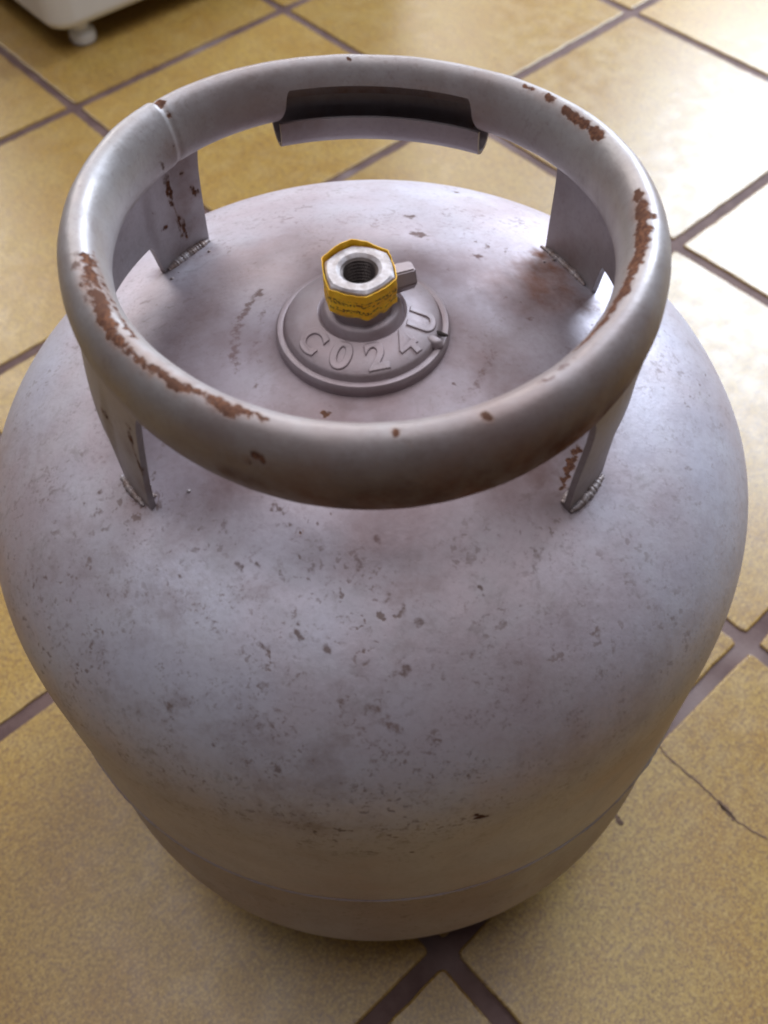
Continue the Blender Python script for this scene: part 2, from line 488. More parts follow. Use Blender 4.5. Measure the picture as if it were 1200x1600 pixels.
# weld beads where the feet meet the dome
def bead(a0, a1, inside, seed, size=.0024):
    rn = random.Random(seed); n = 90; m = 12; v = []
    for i in range(n):
        t = i/(n-1); d = R(a0+(a1-a0)*t)
        r0 = .1100+(-.0022 if inside else .0022)+.0005*noise.noise(Vector((i*.1, seed, 4)))
        z0 = dome_z(r0)+.0004
        s = size*(.75+.5*abs(noise.noise(Vector((i*.17+3*math.sin(i*.13), seed*3.1, 0))))+.03*rn.random())*(math.sin(math.pi*min(max(t, .02), .98))**.35)
        for j in range(m):
            q = 2*math.pi*j/m
            v.append(((r0+s*1.25*math.cos(q))*math.cos(d), (r0+s*1.25*math.cos(q))*math.sin(d), z0+s*math.sin(q)))
    f = grid_faces(n, m, False, True)+[tuple(range(m)), tuple(range((n-1)*m, n*m))[::-1]]
    return mesh_obj("weld_bead", v, f, MAT_WELD, cyl)
MAT_WELD = simple("painted_weld", (.40, .36, .37), .48, .25, (420, .5, .0006), ((.24, .17, .145), 170))
bead(131.0, 145.0, True, 1, .0027); bead(131, 145, False, 2)
bead(21, 38, True, 3, .0016); bead(21, 38, False, 4)
bead(209.5, 218.7, False, 5, .0015); bead(209.5, 219, True, 6, .0018)
bead(-48, -36.5, False, 7, .0018); bead(-48, -36, True, 8)
# spatter drops around the front left and back left welds
def spatter(pts, seed):
    rn = random.Random(seed); bm = bmesh.new()
    for ang, r in pts:
        s = rn.uniform(.0003, .0008)
        mtx = Matrix.Translation((r*math.cos(R(ang)), r*math.sin(R(ang)), dome_z(r)+s*.2)) @ Matrix.Diagonal((s*1.3, s, s*.8, 1))
        bmesh.ops.create_icosphere(bm, subdivisions=2, radius=1, matrix=mtx)
    me = bpy.data.meshes.new("weld_spatter"); bm.to_mesh(me); bm.free()
    me.polygons.foreach_set('use_smooth', [True]*len(me.polygons)); me.materials.append(MAT_WELD)
    o = bpy.data.objects.new("weld_spatter", me); COL.objects.link(o); o.parent = cyl; o["kind"] = "stuff"; return o
rn = random.Random(3)
spatter([(rn.uniform(211, 232), rn.uniform(.096, .114)) for _ in range(4)]+[(rn.uniform(130, 148), rn.uniform(.097, .106)) for _ in range(3)]+[(rn.uniform(18, 40), rn.uniform(.098, .106)) for _ in range(2)], 5)

# ---- valve flange with cast lettering
FZ = .000
fl_prof = [(.0362, .380), (.0368, .3865), (.0366, .3882), (.0358, .3893), (.0345, .3896), (.0335, .3893), (.0331, .3886), (.0327, .3893), (.0324, .3912), (.0315, .3922),
           (.026, .3942), (.0205, .3960), (.0186, .3965), (.0178, .3960), (.0173, .3952), (.0168, .3962), (.0160, .3986), (.0150, .3994), (.0128, .3998), (.0123, .4010), (.0122, .4045)]
fl_prof = [(r*.975, z+.003) for r, z in fl_prof]
flange = lathe("valve_flange", fl_prof, MAT_FLANGE, cyl, 160)
def cone_z(r): return float(np.interp(r, [.0200, .02535, .0307], [.3990, .3972, .3952]))
def emboss(ch, ang, size, rad, parent, mat, h=.0007, name="cast_letter", rot=0, sx=1.0):
    cu = bpy.data.curves.new(name, 'FONT'); cu.body = ch; cu.size = size
    cu.align_x = 'CENTER'; cu.align_y = 'CENTER'; cu.extrude = h*.35; cu.bevel_depth = h*.5; cu.bevel_resolution = 3; cu.offset = .00028
    ob = bpy.data.objects.new("tmp", cu); COL.objects.link(ob)
    bpy.context.view_layer.update()
    me = bpy.data.meshes.new_from_object(ob.evaluated_get(bpy.context.evaluated_depsgraph_get()))
    bpy.data.objects.remove(ob)
    me.name = name
    # letters stand radially: the foot of each letter towards the rim
    a = R(ang)
    er = Vector((math.cos(a), math.sin(a), 0)); et = Vector((-math.sin(a), math.cos(a), 0))
    ca, sa = math.cos(R(rot)), math.sin(R(rot))
    for vv in me.vertices:
        x, y, z = vv.co; x *= sx
        x, y = x*ca-y*sa, x*sa+y*ca
        p = er*(rad-y)+et*x
        r = math.hypot(p.x, p.y)
        vv.co = Vector((p.x, p.y, cone_z(r)+z+h*.3))
    me.polygons.foreach_set('use_smooth', [True]*len(me.polygons))
    me.materials.clear(); me.materials.append(mat)
    o = bpy.data.objects.new(name, me); COL.objects.link(o); o.parent = parent
    sharp(o, 40); return o
for ch, ang, sz in (("C", 214, .0140), ("0", 248, .0152), ("2", 281, .0152), ("4", 313, .0150), ("U", 347, .0145)):
    emboss(ch, ang, sz, .0250, flange, MAT_FLANGE, sx=1.12)
# casting notch and raised stop on the rim of the flange
def blob(name, c, s, mat, parent, rot=0, seed=1):
    bm = bmesh.new(); bmesh.ops.create_icosphere(bm, subdivisions=3, radius=1)
    for vv in bm.verts:
        vv.co *= 1+.18*noise.noise(vv.co*1.7+Vector((seed, 0, 0)))
        vv.co = Vector((vv.co.x*s[0], vv.co.y*s[1], vv.co.z*s[2]))
    bmesh.ops.rotate(bm, verts=bm.verts, matrix=Matrix.Rotation(rot, 3, 'Z'), cent=(0, 0, 0))
    bmesh.ops.translate(bm, verts=bm.verts, vec=c)
    me = bpy.data.meshes.new(name); bm.to_mesh(me); bm.free(); me.polygons.foreach_set('use_smooth', [True]*len(me.polygons))
    me.materials.append(mat); o = bpy.data.objects.new(name, me); COL.objects.link(o); o.parent = parent; return o
blob("casting_lug", (.0312*math.cos(R(-27)), .0312*math.sin(R(-27)), .3935), (.0042, .0024, .0030), MAT_FLANGE, flange, R(-27), 2)
MAT_GAP = simple("gap_dark", (.03, .022, .02), .9)
blob("casting_notch", (.0325*math.cos(R(-18)), .0325*math.sin(R(-18)), .3942), (.0032, .0010, .0009), MAT_GAP, flange, R(-28), 5)

# ---- valve: hex body with bore, yellow seal label, side plug
MAT_BRASS = simple("pale_worn_metal", (.56, .53, .55), .45, .25, (300, .5, .0006), ((.36, .31, .30), 260))
MAT_BORE = simple("bore_metal", (.17, .14, .13), .4, .8)
def hexr(a, rc, k):
    """rounded hexagon radius at angle a, corner radius rc; k = roundness 0..1"""
    a = (a-R(-21)) % (math.pi/3); a = min(a, math.pi/3-a)
    flat = rc*math.cos(math.pi/6)/math.cos(math.pi/6-a)
    return flat*(1-k)+rc*.955*k
def hexlathe(name, prof, mat, parent, n=240, close=False):
    v = []
    for i in range(n):
        a = 2*math.pi*i/n
        for rc, z, k in prof:
            r = hexr(a, rc, k); v.append((r*math.cos(a)-.0004, r*math.sin(a), z))
    f = grid_faces(n, len(prof), True, close)
    o = mesh_obj(name, v, f, mat, parent); sharp(o, 30); return o
NZ = .4212
vp = [(.0118, .4025, 1), (.0122, .4070, 1), (.0142, .4080, .4), (.0148, .4090, .15), (.0148, NZ-.0022, .15), (.0143, NZ-.0008, .45), (.0132, NZ, .7), (.0093, NZ, 1), (.0084, NZ-.0006, 1)]
z = NZ-.0012
rr = .0078
while z > .404:
    vp += [(rr, z, 1), (rr-.0010, z-.0008, 1)]; z -= .0016
vp += [(.006, .4035, 1), (.0001, .4034, 1)]
valve = hexlathe("valve_body", vp, MAT_BRASS, cyl)
valve.data.materials.append(MAT_BORE)
for p in valve.data.polygons:
    c = p.center
    if math.hypot(c.x, c.y) < .0082 and c.z < NZ-.0012: p.material_index = 1

def label_material():
    t = NT("yellow_seal_label")
    uv = t.n('ShaderNodeUVMap').outputs['UV']
    c = t.mix(t.ramp(t.noise(160, 4), .3, .7), (.92, .47, .008), (.98, .60, .015))
    # two lines of small dark print round the label
    mp = t.n('ShaderNodeMapping'); mp.inputs['Scale'].default_value = (60, 7, 1); t.l(uv, mp.inputs['Vector'])
    nz = t.noise(1.6, 2, .8, mp.outputs[0])
    sp = t.n('ShaderNodeSeparateXYZ'); t.l(uv, sp.inputs[0])
    def band(lo, hi):
        a = t.ramp(sp.outputs[1], lo-.02, lo+.02); b = t.ramp(sp.outputs[1], hi-.02, hi+.02, 1, 0)
        return t.math('MULTIPLY', a, b)
    bands = t.math('MAXIMUM', band(.48, .70), band(.20, .36))
    wd = t.noise(9, 1, .5, uv)
    ink = t.math('MULTIPLY', t.math('MULTIPLY', t.ramp(nz, .48, .54), bands), t.ramp(wd, .40, .46))
    c = t.mix(t.math('MULTIPLY', ink, .92), c, (.045, .035, .012))
    # worn, grubby lower edge
    e = t.math('MULTIPLY', t.ramp(sp.outputs[1], .0, .22, 1, 0), t.ramp(t.noise(300, 4), .4, .6))
    c = t.mix(t.math('MULTIPLY', e, .6), c, (.38, .22, .09))
    t.l(c, t.b.inputs['Base Color']); t.b.inputs['Roughness'].default_value = .60
    t.l(t.bump(t.noise(220, 3), .2, .0003), t.b.inputs['Normal'])
    return t.m
MAT_LABEL = label_material()
n = 300; m = 14; o1 = []; o2 = []; uvs = []
for i in range(n):
    a = 2*math.pi*i/n
    zt_ = NZ-.0015+.0006*noise.noise(Vector((math.cos(a)*3, math.sin(a)*3, 1)))+.0034*max(0, math.sin(a-R(25)))**.7
    zb = .4082+.0010*noise.noise(Vector((math.cos(a)*4, math.sin(a)*4, 5)))
    for j in range(m):
        t_ = j/(m-1); z = zb+(zt_-zb)*t_
        r = hexr(a, .0153, .38)+.0003*noise.noise(Vector((math.cos(a)*6, math.sin(a)*6, z*300)))+.00015
        o1.append((r*math.cos(a)-.0004, r*math.sin(a), z)); o2.append(((r-.0003)*math.cos(a)-.0004, (r-.0003)*math.sin(a), z))
off = n*m
f = grid_faces(n, m, True)+[tuple(off+x for x in reversed(t)) for t in grid_faces(n, m, True)]
for i in range(n):
    a, b = i*m, ((i+1) % n)*m; f.append((a, off+a, off+b, b)); a += m-1; b += m-1; f.append((a, b, off+b, off+a))
label = mesh_obj("seal_label", o1+o2, f, MAT_LABEL, valve); sharp(label, 60)
uvl = label.data.uv_layers.new(name="UVMap")
for p in label.data.polygons:
    for li, vi in zip(p.loop_indices, p.vertices):
        k = vi % off; i, j = divmod(k, m)
        u = i/n
        if any((q % off)//m > n-3 for q in p.vertices) and i == 0: u = 1.0
        uvl.data[li].uv = (u, j/(m-1))
label["label"] = "yellow paper seal with small dark print wrapped round the valve"
# side plug
MAT_PLUG = simple("plug_metal", (.30, .25, .26), .45, .5, (200, .3, .0004))
bm = bmesh.new()
bmesh.ops.create_cone(bm, cap_ends=True, segments=6, radius1=.0062, radius2=.0056, depth=.011)
bmesh.ops.bevel(bm, geom=bm.edges[:], offset=.0006, segments=2, affect='EDGES')
bmesh.ops.rotate(bm, verts=bm.verts, matrix=Matrix.Rotation(R(90), 3, 'Y'), cent=(0, 0, 0))
bmesh.ops.rotate(bm, verts=bm.verts, matrix=Matrix.Rotation(R(18), 3, 'Z'), cent=(0, 0, 0))
bmesh.ops.translate(bm, verts=bm.verts, vec=(.0165*math.cos(R(18)), .0165*math.sin(R(18))+.001, .4100))
me = bpy.data.meshes.new("side_plug"); bm.to_mesh(me); bm.free(); me.materials.append(MAT_PLUG)
plug = bpy.data.objects.new("side_plug", me); COL.objects.link(plug); plug.parent = valve

